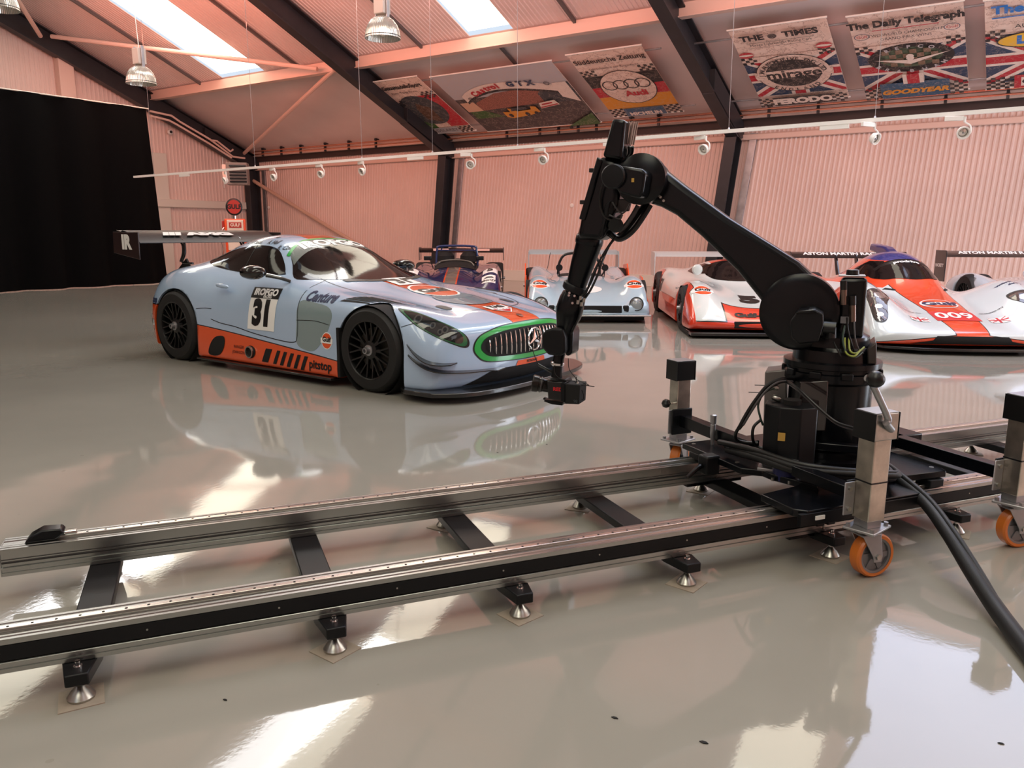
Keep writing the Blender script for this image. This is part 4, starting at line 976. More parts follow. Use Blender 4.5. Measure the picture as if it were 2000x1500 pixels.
# splitter
sp2 = [(.30, -.90), (.36, -1.0), (.45, -1.05), (.72, -1.04), (.90, -.88), (.99, -.65), (1.03, -.35), (1.04, 0)]
P_ = crom([Vector(p) for p in sp2[3:]], 5); P_ = [Vector(p) for p in sp2[:3]]+P_
P_ = [tuple(p) for p in P_]+[(a, -b) for a, b in reversed([tuple(p) for p in P_][:-1])]
MB().prism(P_, lambda a, b, c_: Vector((a, b, .055+c_)), .035).build('front_splitter', carbon, car, bevel=.006, smooth=30)
for s in (1, -1):   # canards: curved blades
    for (x0, z0, x1, z1, w_) in ((.40, .44, .76, .30, .10), (.42, .36, .93, .225, .13)):
        vs = []; N_ = 10
        for i in range(N_+1):
            t = i/N_; x = x0+(x1-x0)*t; z = z0+(z1-z0)*(1-(1-t)**2.2)
            h_ = bvh.ray_cast(Vector((x, -s*1.6, z)), Vector((0, s, 0))); yb = h_[0].y if h_[0] else -s*.9
            if not h_[0]: yb = vs[-4].y+s*.05 if vs else -s*.9
            ww = w_*(.15+.85*t)
            for dz in (0, -.008):
                vs += [Vector((x, yb+s*.01, z+dz)), Vector((x+.02, yb-s*ww, z+dz-.005))]
        fs = []
        for i in range(N_):
            a = 4*i; fs += [(a, a+1, a+5, a+4), (a+2, a+6, a+7, a+3), (a+1, a+3, a+7, a+5), (a, a+4, a+6, a+2)]
        fs += [(0, 2, 3, 1), (4*N_, 4*N_+1, 4*N_+3, 4*N_+2)]
        MB().add(vs, fs).build('canard', carbon, car, smooth=40)
    # side skirt blade, mirror
    MB().prism([(-.42, -.0), (-2.38, 0), (-2.38, .05), (-.42, .05)], lambda a, b, c_: Vector((a, -s*(.93+b*2.0), .06+c_)), .02).build('side_skirt', carbon, car, bevel=.004)
    mb = MB().lathe((-1.57, -s*.975, .93), (1, 0, .03), [(0, .03), (.012, .062), (.08, .073), (.16, .068), (.22, .045), (.25, .008)], 20)
    mb.v = [(x, -s*.975+(y+s*.975)*1.3, .93+(z-.93)*.9) for x, y, z in mb.v]
    o = mb.build('door_mirror', M_['blackgloss'], car)
    MB().tube([(-1.36, -s*.92, .91), (-1.28, -s*.84, .885), (-1.22, -s*.76, .85)], [.02, .016, .014], 8, 4).build('mirror_arm', carbon, car)
    # door handle, arch liners
    MB().lathe((-2.13, -s*.925, .79), (1, 0, -.06), [(0, .004), (.03, .018), (.1, .022), (.17, .018), (.2, .004)], 14).build('door_handle', body.data.materials[0], car)
    MB().box((-.36, -s*.80, .30), (.03, .38, .42)).build('arch_liner', M_['blackmatte'], car)
    wheel(car, 0, -s*.84, .352, .31, -s, 10, .245, steer=0); wheel(car, -WB, -s*.845, .355, .31, -s, 10, .245)
# rear wing: plane, end plates, swan necks, diffuser
wz = 1.235
prof = [(a_, b_-a_*.33) for a_, b_ in [(-.18, .0), (-.15, .022), (-.06, .035), (.08, .03), (.19, .005), (.19, -.002), (.05, .0), (-.1, -.012), (-.17, -.01)]]
MB().prism(prof, lambda a, b, c_: Vector((-3.66-a*-1 if 0 else -3.66+a, -.90+c_, wz+b)), 1.80).build('wing_plane', wingblack, car, smooth=50)
MB().prism([(-.06, 0), (.03, .012), (.04, .0), (-.05, -.01)], lambda a, b, c_: Vector((-3.88+a, -.90+c_, wz+.055+b-a*.3)), 1.80).build('wing_flap', wingblack, car)
D2 = lambda a, b, h_: Vector((-3.66-.172-h_*.2+0*b, a, wz-.01+b))
for s in (1, -1):
    MB().prism([(-.34, -.17), (.18, -.235), (.185, .05), (-.32, .055)], lambda a, b, c_: Vector((-3.66+a, -s*.905+c_*-s, wz+b)), .012).build('wing_endplate', mat('endplate_brown', (46, 30, 30), .3, coat=.5), car, bevel=.003)
    MB().tube([(-3.60, -s*.38, wz-.0), (-3.50, -s*.38, wz-.06), (-3.50, -s*.38, wz-.18), (-3.56, -s*.38, wz-.28), (-3.36, -s*.38, .95)], .013, 8, 4).tube([(-3.66, -s*.38, wz-.0), (-3.54, -s*.38, wz-.08), (-3.54, -s*.38, wz-.18), (-3.6, -s*.38, wz-.27)], .011, 8, 4).build('wing_strut', carbon, car)
    MB().prism([(-3.69, .88), (-3.55, .98), (-3.52, 1.0), (-3.45, .90), (-3.6, .82)], lambda a, b, c_: Vector((a+.05, -s*.39+c_, b)), .02).build('strut_foot', carbon, car)
TW = lambda s: (lambda a, b, h_: Vector((-3.72+s*a, -s*(.918+h_), wz-.06+b)))
for s in (1, -1): flat('lettering', text2d('IR', .2, .012, sx=1.05), d_white, TW(s), car, .002)
FR = lambda a, b, h_: Vector((-3.47+h_+.0, a, wz+b))
flat('lettering', text2d('/// AMG', .13, .012, sx=2.0), d_white, lambda a, b, h_: Vector((-3.62-b*1.0, a-.12, wz+.028+h_+b*.30)), car, .006, .05)
MB().box((-3.47, 0, .2), (.18, 1.5, .08)).build('rear_diffuser', carbon, car, bevel=.01)

# ------------------------------------------------------------------ the row of older cars along the wall, noses to the hall
def spot_at(xc, yc):
    c, s = math.cos(YAW), math.sin(YAW); return Vector((c*xc+s*yc, -s*xc+c*yc, 0))
def row_car(name, label, xc, yc, tilt):
    t = R_(tilt); o = spot_at(xc, yc); h = spot_at(xc-math.sin(t), yc-math.cos(t))-o
    return tag(empty(name, o, math.atan2(h.y, h.x)), label, 'car', 'racing cars parked along the wall')
def carve(body, par, wells, zc=.29):
    for x, r, yi in wells:
        for s in (1, -1):
            pf = [(x+r*math.cos(math.pi*i/24), zc+r*math.sin(math.pi*i/24)) for i in range(25)]+[(x-r, -.2), (x+r, -.2)]
            c_ = MB().prism(pf, lambda a, b, c: Vector((a, s*(yi+c), b)), .8).build('cutter', None, smooth=0); c_.parent = par; cut(body, c_); c_['cutter'] = 1
    bpy.context.view_layer.update(); bake(body)
    for o in [o for o in COL.objects if 'cutter' in o]: bpy.data.objects.remove(o)
    for x, r, yi in wells:
        for s in (1, -1): MB().lathe((x, s*(yi-.01), zc), (0, s, 0), [(0, .0), (0, r-.01), (.92-yi, r-.01)], 28, caps=False).build('wheel_well', M_['blackmatte'], par)
def wing(par, x, z, half, chord, m, text=None, ep=(.1, .25), ang=.2, tm=None, thick=.03, epm=None):
    MB().prism([(-chord/2, -.0), (-chord/2+.02, thick), (chord*.1, thick*1.1), (chord/2, .0), (chord*.1, -.004)], lambda a, b, c_: Vector((x+a, -half+c_, z+b-a*ang)), 2*half).build('wing_plane', m, par, smooth=40)
    for s in (1, -1):
        MB().prism([(-chord*.62, -ep[1]), (chord*.6, -ep[1]), (chord*.62, ep[0]*.6), (chord*.5, ep[0]), (-chord*.62, ep[0])], lambda a, b, c_: Vector((x+a, s*(half+c_), z+b)), .014).build('wing_endplate', epm or m, par, bevel=.003)
    if text: flat('lettering', text, tm or d_white, lambda a, b, h_: Vector((x+chord*.18-b*.9, a, z+thick+h_+(b)*.55)), par, .006)
def lamp(par, p, d, r, nm='headlamp', m=None):
    e = empty(nm, (0, 0, 0)); e.parent = par
    MB().lathe(p, d, [(-.05, r*.7), (0, r*1.12), (.015, r*1.12), (.015, r), (0, r*.98)], 28, caps=False).build('bezel', M_['black'], e)
    MB().lathe(p, d, [(-.05, .002), (-.03, r*.6), (.005, r)], 28, caps=False).build('reflector', M_['chrome'], e)
    MB().lathe(p, d, [(.004, r*.99), (.03, r*.6), (.038, .001)], 28, caps=False).build('lens', mat('lamp_cover_glass', (235, 225, 215), .08, trans=.9), e)

# light blue open sports racer
pb = row_car('open_racer', 'pale blue open-cockpit racing car with orange flanks and round headlamps', 1.12, 12.15, 1)
Yb = (0, .28, .48, .60, .76, .88, .90, .905)
def q8(*z, y=Yb, dx=None): return S_(*z, y, dx)
rowsB = [
 (.78, q8(.25, .25, .25, .26, .26, .24, .2, .10, dx=lambda y: .05-.12*y**3)),
 (.60, q8(.33, .33, .33, .44, .46, .40, .26, .09, dx=lambda y: .03-.08*y**3)),
 (.35, q8(.42, .42, .42, .575, .60, .52, .32, .08)),
 (0, q8(.50, .50, .50, .65, .67, .60, .33, .08)),
 (-.35, q8(.56, .56, .54, .62, .64, .54, .33, .08)),
 (-.7, q8(.62, .62, .55, .53, .54, .45, .3, .08)),
 (-1.0, q8(.60, .60, .55, .52, .50, .42, .3, .08)),
 (-1.4, q8(.60, .60, .57, .53, .50, .42, .3, .08)),
 (-1.8, q8(.62, .62, .60, .60, .60, .52, .33, .08)),
 (-2.4, q8(.62, .62, .60, .69, .72, .6, .36, .09)),
 (-2.9, q8(.6, .6, .58, .66, .68, .56, .36, .12)),
 (-3.3, q8(.56, .56, .55, .58, .58, .5, .36, .2))]
def paintB(nt, x, y, z, base):
    ay = nt.m('ABSOLUTE', y); s = nt.m('MULTIPLY', nt.gt(ay, .865), nt.lt(x, .66)); l_ = nt.m('MULTIPLY', nt.gt(ay, .855), nt.lt(x, .67))
    return nt.mix(s, nt.mix(l_, base, (25, 25, 28)), GULF_O)
bb = loft(rowsB, nose=[(.3, .03), (.6, .04)], tail=[(.3, -.02), (.6, -.02)]).build('body_shell', paint('open_racer_paint', paintB, (168, 194, 208)), pb, sub=2, smooth=60)
carve(bb, pb, [(0, .305, .64), (-2.4, .35, .58)], .28); DB = Decal(bb)
for s in (1, -1):
    wheel(pb, 0, -s*.775, .285, .24, -s, 6, .17); wheel(pb, -2.4, -s*.74, .33, .36, -s, 6, .19)
    gulf_at(DB, (.42, s*.70, .55), (.75, 0, .66), .23)
    lamp(pb, (.775, s*.69, .275), (1, 0, .25), .092)
    # flank fins and deck vents
    MB().prism([(.3, .10), (-.35, .10), (-.5, .62), (-.25, .60), (.1, .42)], lambda a, b, c_: Vector((a, s*(.90+c_), b)), .02).build('flank_panel', d_orange, pb, bevel=.004)
    MB().prism([(-2.75, .12), (-1.9, .12), (-1.85, .5), (-2.2, .74), (-2.75, .70)], lambda a, b, c_: Vector((a, s*(.91+c_), b)), .02).build('flank_panel', d_orange, pb, bevel=.004)
    DB.put('deck_vent', poly2d((s*.50, .28), (s*.66, .30), (s*.62, .38), (s*.50, .36)), M_['blackmatte'], (0, 0, 1.5), (0, 1, 0), (-1, 0, 0), .05, .004)
    MB().lathe((-.75, s*.37, .73), (1, 0, 0), [(0, .02), (.02, .05), (.06, .055), (.06, .04)], 20).build('mirror', M_['black'], pb)
    MB().tube([(-.72, s*.37, .68), (-.72, s*.36, .58)], .008, 6).build('mirror_stalk', M_['black'], pb)
DB.put('number_roundel', disc2d(.24, .18, 32), d_white, (.22, 0, 1.5), (0, 1, 0), (-1, 0, 0), .04, .004); DB.put('number', text2d('A', .22, .01), d_black, (.22, -.06, 1.5), (0, 1, 0), (-1, 0, 0), .03, .006)
MB().box((.83, 0, .205), (.05, .95, .10)).build('radiator_opening', M_['blackmatte'], pb, bevel=.008)
MB().box((.815, -.535, .21), (.04, .09, .10)).build('duct_opening', M_['blackmatte'], pb, bevel=.02); MB().box((.815, .535, .21), (.04, .09, .10)).build('duct_opening', M_['blackmatte'], pb, bevel=.02)
MB().box((.66, 0, .115), (.42, 1.80, .025)).build('front_lip', M_['chrome'], pb, bevel=.006); MB().box((.55, 0, .07), (.4, 1.62, .07)).build('front_skirt', M_['blackmatte'], pb)
cp = bezpoly([(.34, .75), (.36, 1.0), (.34, 1.35), (0, 1.42), (-.34, 1.35), (-.36, 1.0), (-.34, .75), (0, .68)], 4)
DB.put('cockpit_opening', ([(a, b) for a, b in cp], [tuple(range(len(cp)))]), M_['blackmatte'], (0, 0, 1.5), (0, 1, 0), (-1, 0, 0), .05, .006)
MB().tube([(-1.45, -.36, .58), (-1.45, -.33, .80), (-1.45, -.2, .93), (-1.45, .2, .93), (-1.45, .33, .80), (-1.45, .36, .58)], .022, 10, 5).tube([(-1.45, 0, .93), (-1.9, 0, .6)], .018, 8).build('roll_hoop', M_['black'], pb)
MB().tube([(-.98+.0, .24+.15*math.cos(2*math.pi*i/24), .70+.15*math.sin(2*math.pi*i/24)) for i in range(24)], .014, 8, closed=True).bar((-.98, .1, .7), (-.98, .38, .7), .02, .01).bar((-.98, .24, .7), (-.98, .24, .56), .02, .01).build('steering_wheel', M_['black'], pb)
wm = mat('wing_pale_blue', (160, 178, 184), .35, coat=.5)
wing(pb, -3.25, .90, .85, .40, wm, ep=(.04, .34), ang=.12, thick=.04)
for s in (1, -1): MB().tube([(-2.9, s*.5, .62), (-2.6, s*.46, .92)], .006, 6).build('aerial', M_['black'], pb)

# orange and white closed coupe, number 51
pc = row_car('closed_racer', 'white and orange closed racing car numbered 51 with a pale rear wing', 3.2, 10.65, 3)
Yc = (0, .30, .50, .62, .78, .90, .93, .935)
def c8(*z, dx=None, y=Yc): return S_(*z, y, dx)
rowsC = [
 (.95, c8(.22, .22, .23, .25, .26, .24, .20, .10, dx=lambda y: .03-.10*y**3)),
 (.75, c8(.30, .31, .34, .40, .41, .35, .25, .08, dx=lambda y: .02-.05*y**3)),
 (.45, c8(.37, .40, .48, .57, .58, .47, .3, .07)),
 (.10, c8(.44, .48, .57, .655, .66, .55, .34, .07)),
 (-.25, c8(.52, .55, .60, .66, .66, .55, .34, .07)),
 (-.55, c8(.60, .60, .60, .62, .61, .51, .32, .07)),
 (-.85, c8(.74, .72, .64, .60, .57, .48, .3, .07)),
 (-1.15, c8(.87, .84, .70, .60, .57, .48, .3, .07)),
 (-1.45, c8(.915, .885, .74, .62, .58, .5, .3, .07)),
 (-1.85, c8(.88, .85, .74, .66, .64, .54, .33, .07)),
 (-2.3, c8(.78, .76, .71, .72, .73, .62, .36, .07)),
 (-2.8, c8(.70, .69, .68, .72, .73, .62, .36, .09)),
 (-3.4, c8(.64, .64, .63, .65, .65, .56, .36, .14))]
def paintC(nt, x, y, z, base):
    ay = nt.m('ABSOLUTE', y); OR = (222, 62, 36)
    arch = nt.m('ADD', nt.m('POWER', nt.m('SUBTRACT', x, 0.0), 2.0), nt.m('POWER', nt.m('SUBTRACT', z, .30), 2.0))
    arch2 = nt.m('ADD', nt.m('POWER', nt.m('SUBTRACT', x, -2.5), 2.0), nt.m('POWER', nt.m('SUBTRACT', z, .32), 2.0))
    sd = nt.gt(ay, .80)
    low = nt.m('MULTIPLY', nt.m('MULTIPLY', sd, nt.lt(z, .36)), nt.lt(x, .1)); a1 = nt.m('MULTIPLY', sd, nt.m('MAXIMUM', nt.lt(arch, .16), nt.lt(arch2, .16)))
    lowl = nt.m('MULTIPLY', nt.m('MULTIPLY', nt.gt(ay, .79), nt.lt(z, .375)), nt.lt(x, .1)); al = nt.m('MULTIPLY', nt.gt(ay, .79), nt.m('MAXIMUM', nt.lt(arch, .172), nt.lt(arch2, .172)))
    nose = nt.m('MULTIPLY', nt.gt(x, .62), nt.m('MULTIPLY', nt.lt(ay, .48), nt.lt(z, .60))); nosel = nt.m('MULTIPLY', nt.gt(x, .60), nt.lt(ay, .50))
    lip = nt.m('MULTIPLY', nt.gt(x, .5), nt.lt(z, .20)); lipl = nt.m('MULTIPLY', nt.gt(x, .5), nt.lt(z, .215))
    roof = nt.m('MULTIPLY', nt.lt(ay, .28), nt.m('MULTIPLY', nt.gt(z, .80), nt.lt(x, -1.2)))
    edge = nt.m('MULTIPLY', nt.gt(ay, .86), nt.gt(x, .1))
    mx = lambda *a: a[0] if len(a) == 1 else nt.m('MAXIMUM', a[0], mx(*a[1:]))
    return nt.mix(mx(low, a1, nose, lip, roof, edge), nt.mix(mx(lowl, al, nosel, lipl), base, (22, 22, 24)), OR)
bc = loft(rowsC, nose=[(.3, .03), (.6, .04)], tail=[(.3, -.02), (.6, -.02)]).build('body_shell', paint('closed_racer_paint', paintC, (214, 220, 218)), pc, sub=2, smooth=60)
carve(bc, pc, [(0, .31, .66), (-2.5, .36, .6)], .29); DC = Decal(bc)
cg = bezpoly([(.30, .62), (.40, .80), (.42, 1.0), (.36, 1.22), (0, 1.30), (-.36, 1.22), (-.42, 1.0), (-.40, .80), (-.30, .62), (0, .56)], 4)
DC.put('windscreen', ([(a, b) for a, b in cg], [tuple(range(len(cg)))]), tint, (0, 0, 1.5), (0, 1, 0), (-1, 0, 0), .03, .004)
for s in (1, -1):
    sw = [(-s*a, b) for a, b in ((-.95, -.0), (-1.2, -.02), (-1.7, -.0), (-1.75, .06), (-1.45, .15), (-1.2, .14), (-1.02, .07))]
    DC.put('side_window', (([(-s*(a2), b) for a2, b in [(-.95, 0), (-1.2, -.02), (-1.7, 0), (-1.75, .06), (-1.45, .13), (-1.2, .12), (-1.02, .07)]]), [tuple(range(7))]), tint, (0, s*1.4, .70), (-s, 0, 0), (0, 0, 1), .03, .004)
    wheel(pc, 0, -s*.80, .29, .25, -s, 8, .20); wheel(pc, -2.5, -s*.76, .33, .36, -s, 8, .21)
    gulf_at(DC, (.42, s*.70, .55), (.7, 0, .7), .23)
    MB().lathe((-.50, s*.62, .78), (1, 0, 0), [(-.12, .01), (-.06, .05), (.02, .075), (.06, .06), (.07, .02)], 20).build('mirror', bc.data.materials[0], pc)
    DC.put('number', text2d('51', .24, .012), d_black, (-2.02, s*1.4, .46), (-s, 0, 0), (0, 0, 1), .04, .005)
DC.at('number', text2d('51', .40, .03, sx=1.25), d_black, (.28, .06, .43), (.35, 0, .94), (-1, 0, .3), .04, .005)
DC.at('lettering', text2d('Gulf-Mirage', .13, .008, sx=1.2), d_black, (.86, .0, .28), (.75, 0, .66), (-.5, 0, .8), .04, .006)
MB().box((.985, 0, .17), (.03, .80, .085)).build('nose_intake', M_['blackmatte'], pc, bevel=.01); MB().box((.82, 0, .055), (.42, 1.86, .04)).build('front_splitter', carbon, pc, bevel=.005)
MB().prism([(.85, .06), (.1, .06), (.1, .0), (.85, .0)], lambda a, b, c_: Vector((a, -.93+c_, b+.01)), 1.86).build('floor_edge', M_['blackmatte'], pc)
wing(pc, -3.5, .90, .86, .42, mat('wing_pale_grey', (190, 196, 196), .35, coat=.4), ep=(.05, .36), ang=.12, thick=.035)

# closed prototype with blue-topped canopy, number 009
pdn = row_car('canopy_prototype', 'white and orange prototype racing car numbered 009 with blue-topped canopy and headlamp stacks', 5.06, 9.42, 7)
Yd = (0, .26, .44, .60, .80, .95, .985, .99)
def d8(*z, dx=None, y=Yd): return S_(*z, y, dx)
rowsD = [
 (1.02, d8(.25, .25, .245, .24, .24, .23, .18, .09, dx=lambda y: .06-.16*y**3)),
 (.80, d8(.32, .315, .30, .36, .43, .42, .27, .08, dx=lambda y: .03-.1*y**3)),
 (.50, d8(.40, .38, .37, .50, .62, .61, .33, .08)),
 (.15, d8(.47, .45, .43, .58, .73, .72, .40, .08)),
 (-.20, d8(.54, .52, .48, .62, .765, .75, .42, .08)),
 (-.50, d8(.64, .60, .51, .60, .72, .70, .42, .08)),
 (-.80, d8(.80, .74, .55, .53, .60, .60, .40, .08)),
 (-1.10, d8(.97, .92, .68, .53, .50, .50, .36, .08)),
 (-1.40, d8(1.06, 1.01, .76, .55, .46, .45, .34, .08)),
 (-1.75, d8(1.07, 1.02, .78, .58, .50, .48, .34, .08)),
 (-2.15, d8(1.00, .94, .72, .60, .60, .58, .38, .08)),
 (-2.60, d8(.90, .80, .62, .60, .72, .70, .42, .08)),
 (-3.00, d8(.80, .68, .58, .60, .74, .72, .42, .1)),
 (-3.55, d8(.62, .58, .54, .56, .62, .60, .4, .16))]
def paintD(nt, x, y, z, base):
    ay = nt.m('ABSOLUTE', y); OR = (232, 78, 40); BL = (40, 52, 128)
    w1 = nt.lin(x, -.6, .46, 1.0, .30)
    cen = nt.m('MULTIPLY', nt.m('LESS_THAN', ay, nt.lin(x, -.6, .30, 1.0, .17)), nt.gt(x, -.75)); cenl = nt.m('MULTIPLY', nt.m('LESS_THAN', ay, nt.lin(x, -.6, .31, 1.0, .18)), nt.gt(x, -.75))
    lip = nt.m('MULTIPLY', nt.gt(x, .7), nt.lt(z, nt.lin(ay, 0, .235, .9, .115))); lipl = nt.m('MULTIPLY', nt.gt(x, .7), nt.lt(z, nt.lin(ay, 0, .245, .9, .125)))
    dome = nt.m('MULTIPLY', nt.lt(x, -.7), nt.gt(z, .60)); blue = nt.m('MULTIPLY', nt.m('MULTIPLY', nt.lt(ay, .30), nt.gt(z, .93)), nt.lt(x, -1.0))
    low = nt.m('MULTIPLY', nt.m('MULTIPLY', nt.gt(ay, .86), nt.lt(z, nt.lin(x, .7, .14, 0.2, .40))), nt.gt(x, -.9)); lowl = nt.m('MULTIPLY', nt.m('MULTIPLY', nt.gt(ay, .85), nt.lt(z, nt.lin(x, .7, .155, .2, .415))), nt.gt(x, -.9))
    mx = lambda *a: a[0] if len(a) == 1 else nt.m('MAXIMUM', a[0], mx(*a[1:]))
    return nt.mix(blue, nt.mix(mx(cen, lip, dome, low), nt.mix(mx(cenl, lipl, lowl), base, (24, 24, 26)), OR), BL)
bd = loft(rowsD, nose=[(.3, .03), (.6, .04)], tail=[(.3, -.02), (.6, -.02)]).build('body_shell', paint('prototype_paint', paintD, (212, 222, 226)), pdn, sub=2, smooth=60)
carve(bd, pdn, [(0, .35, .74), (-2.75, .36, .68)], .33); DD = Decal(bd)
cg = bezpoly([(.26, .78), (.36, .92), (.42, 1.10), (.40, 1.26), (.22, 1.16), (0, 1.13), (-.22, 1.16), (-.40, 1.26), (-.42, 1.10), (-.36, .92), (-.26, .78), (0, .66)], 4)
DD.put('windscreen', ([(a, b) for a, b in cg], [tuple(range(len(cg)))]), tint, (0, 0, 1.5), (0, 1, 0), (-1, 0, 0), .03, .004)
DD.put('visor_band', poly2d((-.36, 1.20), (-.2, 1.12), (0, 1.09), (.2, 1.12), (.36, 1.20), (.36, 1.13), (.2, 1.06), (0, 1.03), (-.2, 1.06), (-.36, 1.13)), d_black, (0, 0, 1.5), (0, 1, 0), (-1, 0, 0), .03, .006)
DD.put('lettering', text2d('prodrive', .07, .003, sx=1.3), d_white, (-1.06, 0, 1.5), (0, 1, 0), (-1, 0, 0), .03, .008)
for s in (1, -1):
    DD.put('side_window', ([(-s*a, b) for a, b in [(-.95, .0), (-1.25, -.03), (-1.75, -.02), (-1.80, .06), (-1.5, .17), (-1.2, .18), (-1.0, .1)]], [tuple(range(7))]), tint, (0, s*1.4, .74), (-s, 0, 0), (0, 0, 1), .03, .004)
    wheel(pdn, 0, -s*.87, .33, .23, -s, 10, .225, nut=M_['galv'], mt=mat('wheel_grey', (120, 118, 116), .3, .8)); wheel(pdn, -2.75, -s*.81, .35, .34, -s, 10, .225)
    # headlamp stack
    hp = bezpoly([(-.10*s, .26), (.02*s, .28), (.11*s, .20), (.115*s, -.05), (.10*s, -.25), (.04*s, -.30), (-.02*s, -.24), (-.06*s, 0), (-.12*s, .15)], 4)
    hn = (.78, s*.12, .62); hc_ = (.55, s*.80, .47)
    DD.at('lamp_surround', ([(a*1.1, b*1.06) for a, b in hp], [tuple(range(len(hp)))]), d_black, hc_, hn, (-.6, 0, .8), .03, .003)
    DD.at('headlamp_cover', (hp, [tuple(range(len(hp)))]), mat('lamp_cover_smoked', (70, 62, 60), .05, coat=.6), hc_, hn, (-.6, 0, .8), .03, .005)
    for yy, zz, r in ((-.01*s, .14, .065), (.04*s, -.07, .038), (.045*s, -.2, .034)):
        DD.at('lamp_bulb', disc2d(r, r*.95, 20, yy, zz), mat('lamp_bulb_bright', (205, 195, 190), .1, .8), hc_, hn, (-.6, 0, .8), .03, .007)
    gulf_at(DD, (.40, s*.97, .50), (.35, s, .15), .14)
    DD.put('lettering', text2d('work ethic', .075, .003, sx=1.1), d_navy, (-.05, s*.86, 1.5), (0, 1, 0), (-1, 0, 0), .03, .004); DD.put('lettering', text2d('dehring', .06, .002), d_navy, (.06, s*.86, 1.5), (0, 1, 0), (-1, 0, 0), .03, .004)
    DD.put('bonnet_slot', poly2d((s*.28, .5), (s*.31, .5), (s*.40, .66), (s*.36, .66)), M_['blackmatte'], (0, 0, 1.5), (0, 1, 0), (-1, 0, 0), .03, .004)
    DD.put('side_panel', rect2d(-.3, -.09, .3, .09), mat('panel_crimson', (150, 30, 48), .3, coat=.5), (-1.35, s*1.4, .30), (-s, 0, 0), (0, 0, 1), .05, .004); DD.put('lettering', text2d('SUPPO', .14, .008), d_white, (-1.35, s*1.4, .30), (-s, 0, 0), (0, 0, 1), .05, .006)
DD.put('badge_backing', disc2d(.21, .17, 28), d_white, (.12, 0, 1.5), (0, 1, 0), (-1, 0, 0), .04, .004); DD.put('badge_orange', disc2d(.195, .155, 28), d_orange, (.12, 0, 1.5), (0, 1, 0), (-1, 0, 0), .04, .005)
DD.put('badge_band', rect2d(-.20, -.06, .20, .06), d_white, (.12, 0, 1.5), (0, 1, 0), (-1, 0, 0), .04, .006); DD.put('lettering', text2d('Gulf', .17, .008, sx=1.3), d_navy, (.12, 0, 1.5), (0, 1, 0), (-1, 0, 0), .04, .008)
DD.put('number_panel', rect2d(-.235, -.16, .235, .16), mat('number_red', (214, 50, 50), .3, coat=.5), (.58, 0, 1.5), (0, 1, 0), (-1, 0, 0), .04, .005); DD.put('number', text2d('009', .27, .006), d_white, (.58, 0, 1.5), (0, 1, 0), (-1, 0, 0), .03, .008)
for s in (1, -1):
    DD.put('flag_print', rect2d(-.10, -.07, .10, .07), d_white, (.70, s*.42, 1.5), (0, 1, 0), (-1, 0, 0), .04, .005)
    DD.put('flag_cross', rect2d(-.10, -.012, .10, .012), d_red, (.70, s*.42, 1.5), (0, 1, 0), (-1, 0, 0), .04, .007); DD.put('flag_cross', rect2d(-.012, -.07, .012, .07), d_red, (.70, s*.42, 1.5), (0, 1, 0), (-1, 0, 0), .04, .007)
    for q_ in (((-.09, -.06), (-.03, -.02)), ((.03, .02), (.09, .06)), ((-.09, .06), (-.03, .02)), ((.03, -.02), (.09, -.06))):
        (a, b), (c_, d_) = q_; DD.put('flag_saltire', poly2d((a, b-.006), (c_, d_-.006), (c_, d_+.006), (a, b+.006)), d_red, (.70, s*.42, 1.5), (0, 1, 0), (-1, 0, 0), .04, .007)
    DD.put('lettering', text2d('ESTABLISHED 1913', .03, .001), d_grey, (.45, s*.44, 1.5), (0, 1, 0), (-1, 0, 0), .03, .005)
DD.at('nose_intake', poly2d((-.62, -.045), (-.40, -.01), (-.36, .035), (.36, .035), (.40, -.01), (.62, -.045)), M_['blackmatte'], (1.05, 0, .165), (1, 0, .12), (0, 0, 1), .04, .006)
MB().prism([(-.2, -.99), (.6, -.99), (.95, -.85), (1.10, -.5), (1.13, 0), (1.10, .5), (.95, .85), (.6, .99), (-.2, .99)], lambda a, b, c_: Vector((a, b, .045+c_)), .03).build('front_splitter', carbon, pdn, bevel=.005)
MB().prism([(-1.35, .98), (-1.75, 1.10), (-2.35, 1.14), (-2.4, 1.04), (-1.9, .98)], lambda a, b, c_: Vector((a, -.07+c_, b)), .14).build('air_box', mat('airbox_blue', (36, 44, 108), .3, coat=.7), pdn, bevel=.03, seg=3)
wing(pdn, -3.85, .915, .90, .34, carbon, text2d('ASTON MARTIN RACING', .10, .004, sx=1.2), ep=(.07, .42), ang=.2, epm=carbon)
for s in (1, -1): MB().prism([(-3.9, .95), (-3.78, .95), (-3.5, .6), (-3.68, .6)], lambda a, b, c_: Vector((a, s*.16+c_, b)), .02).build('wing_pylon', carbon, pdn)

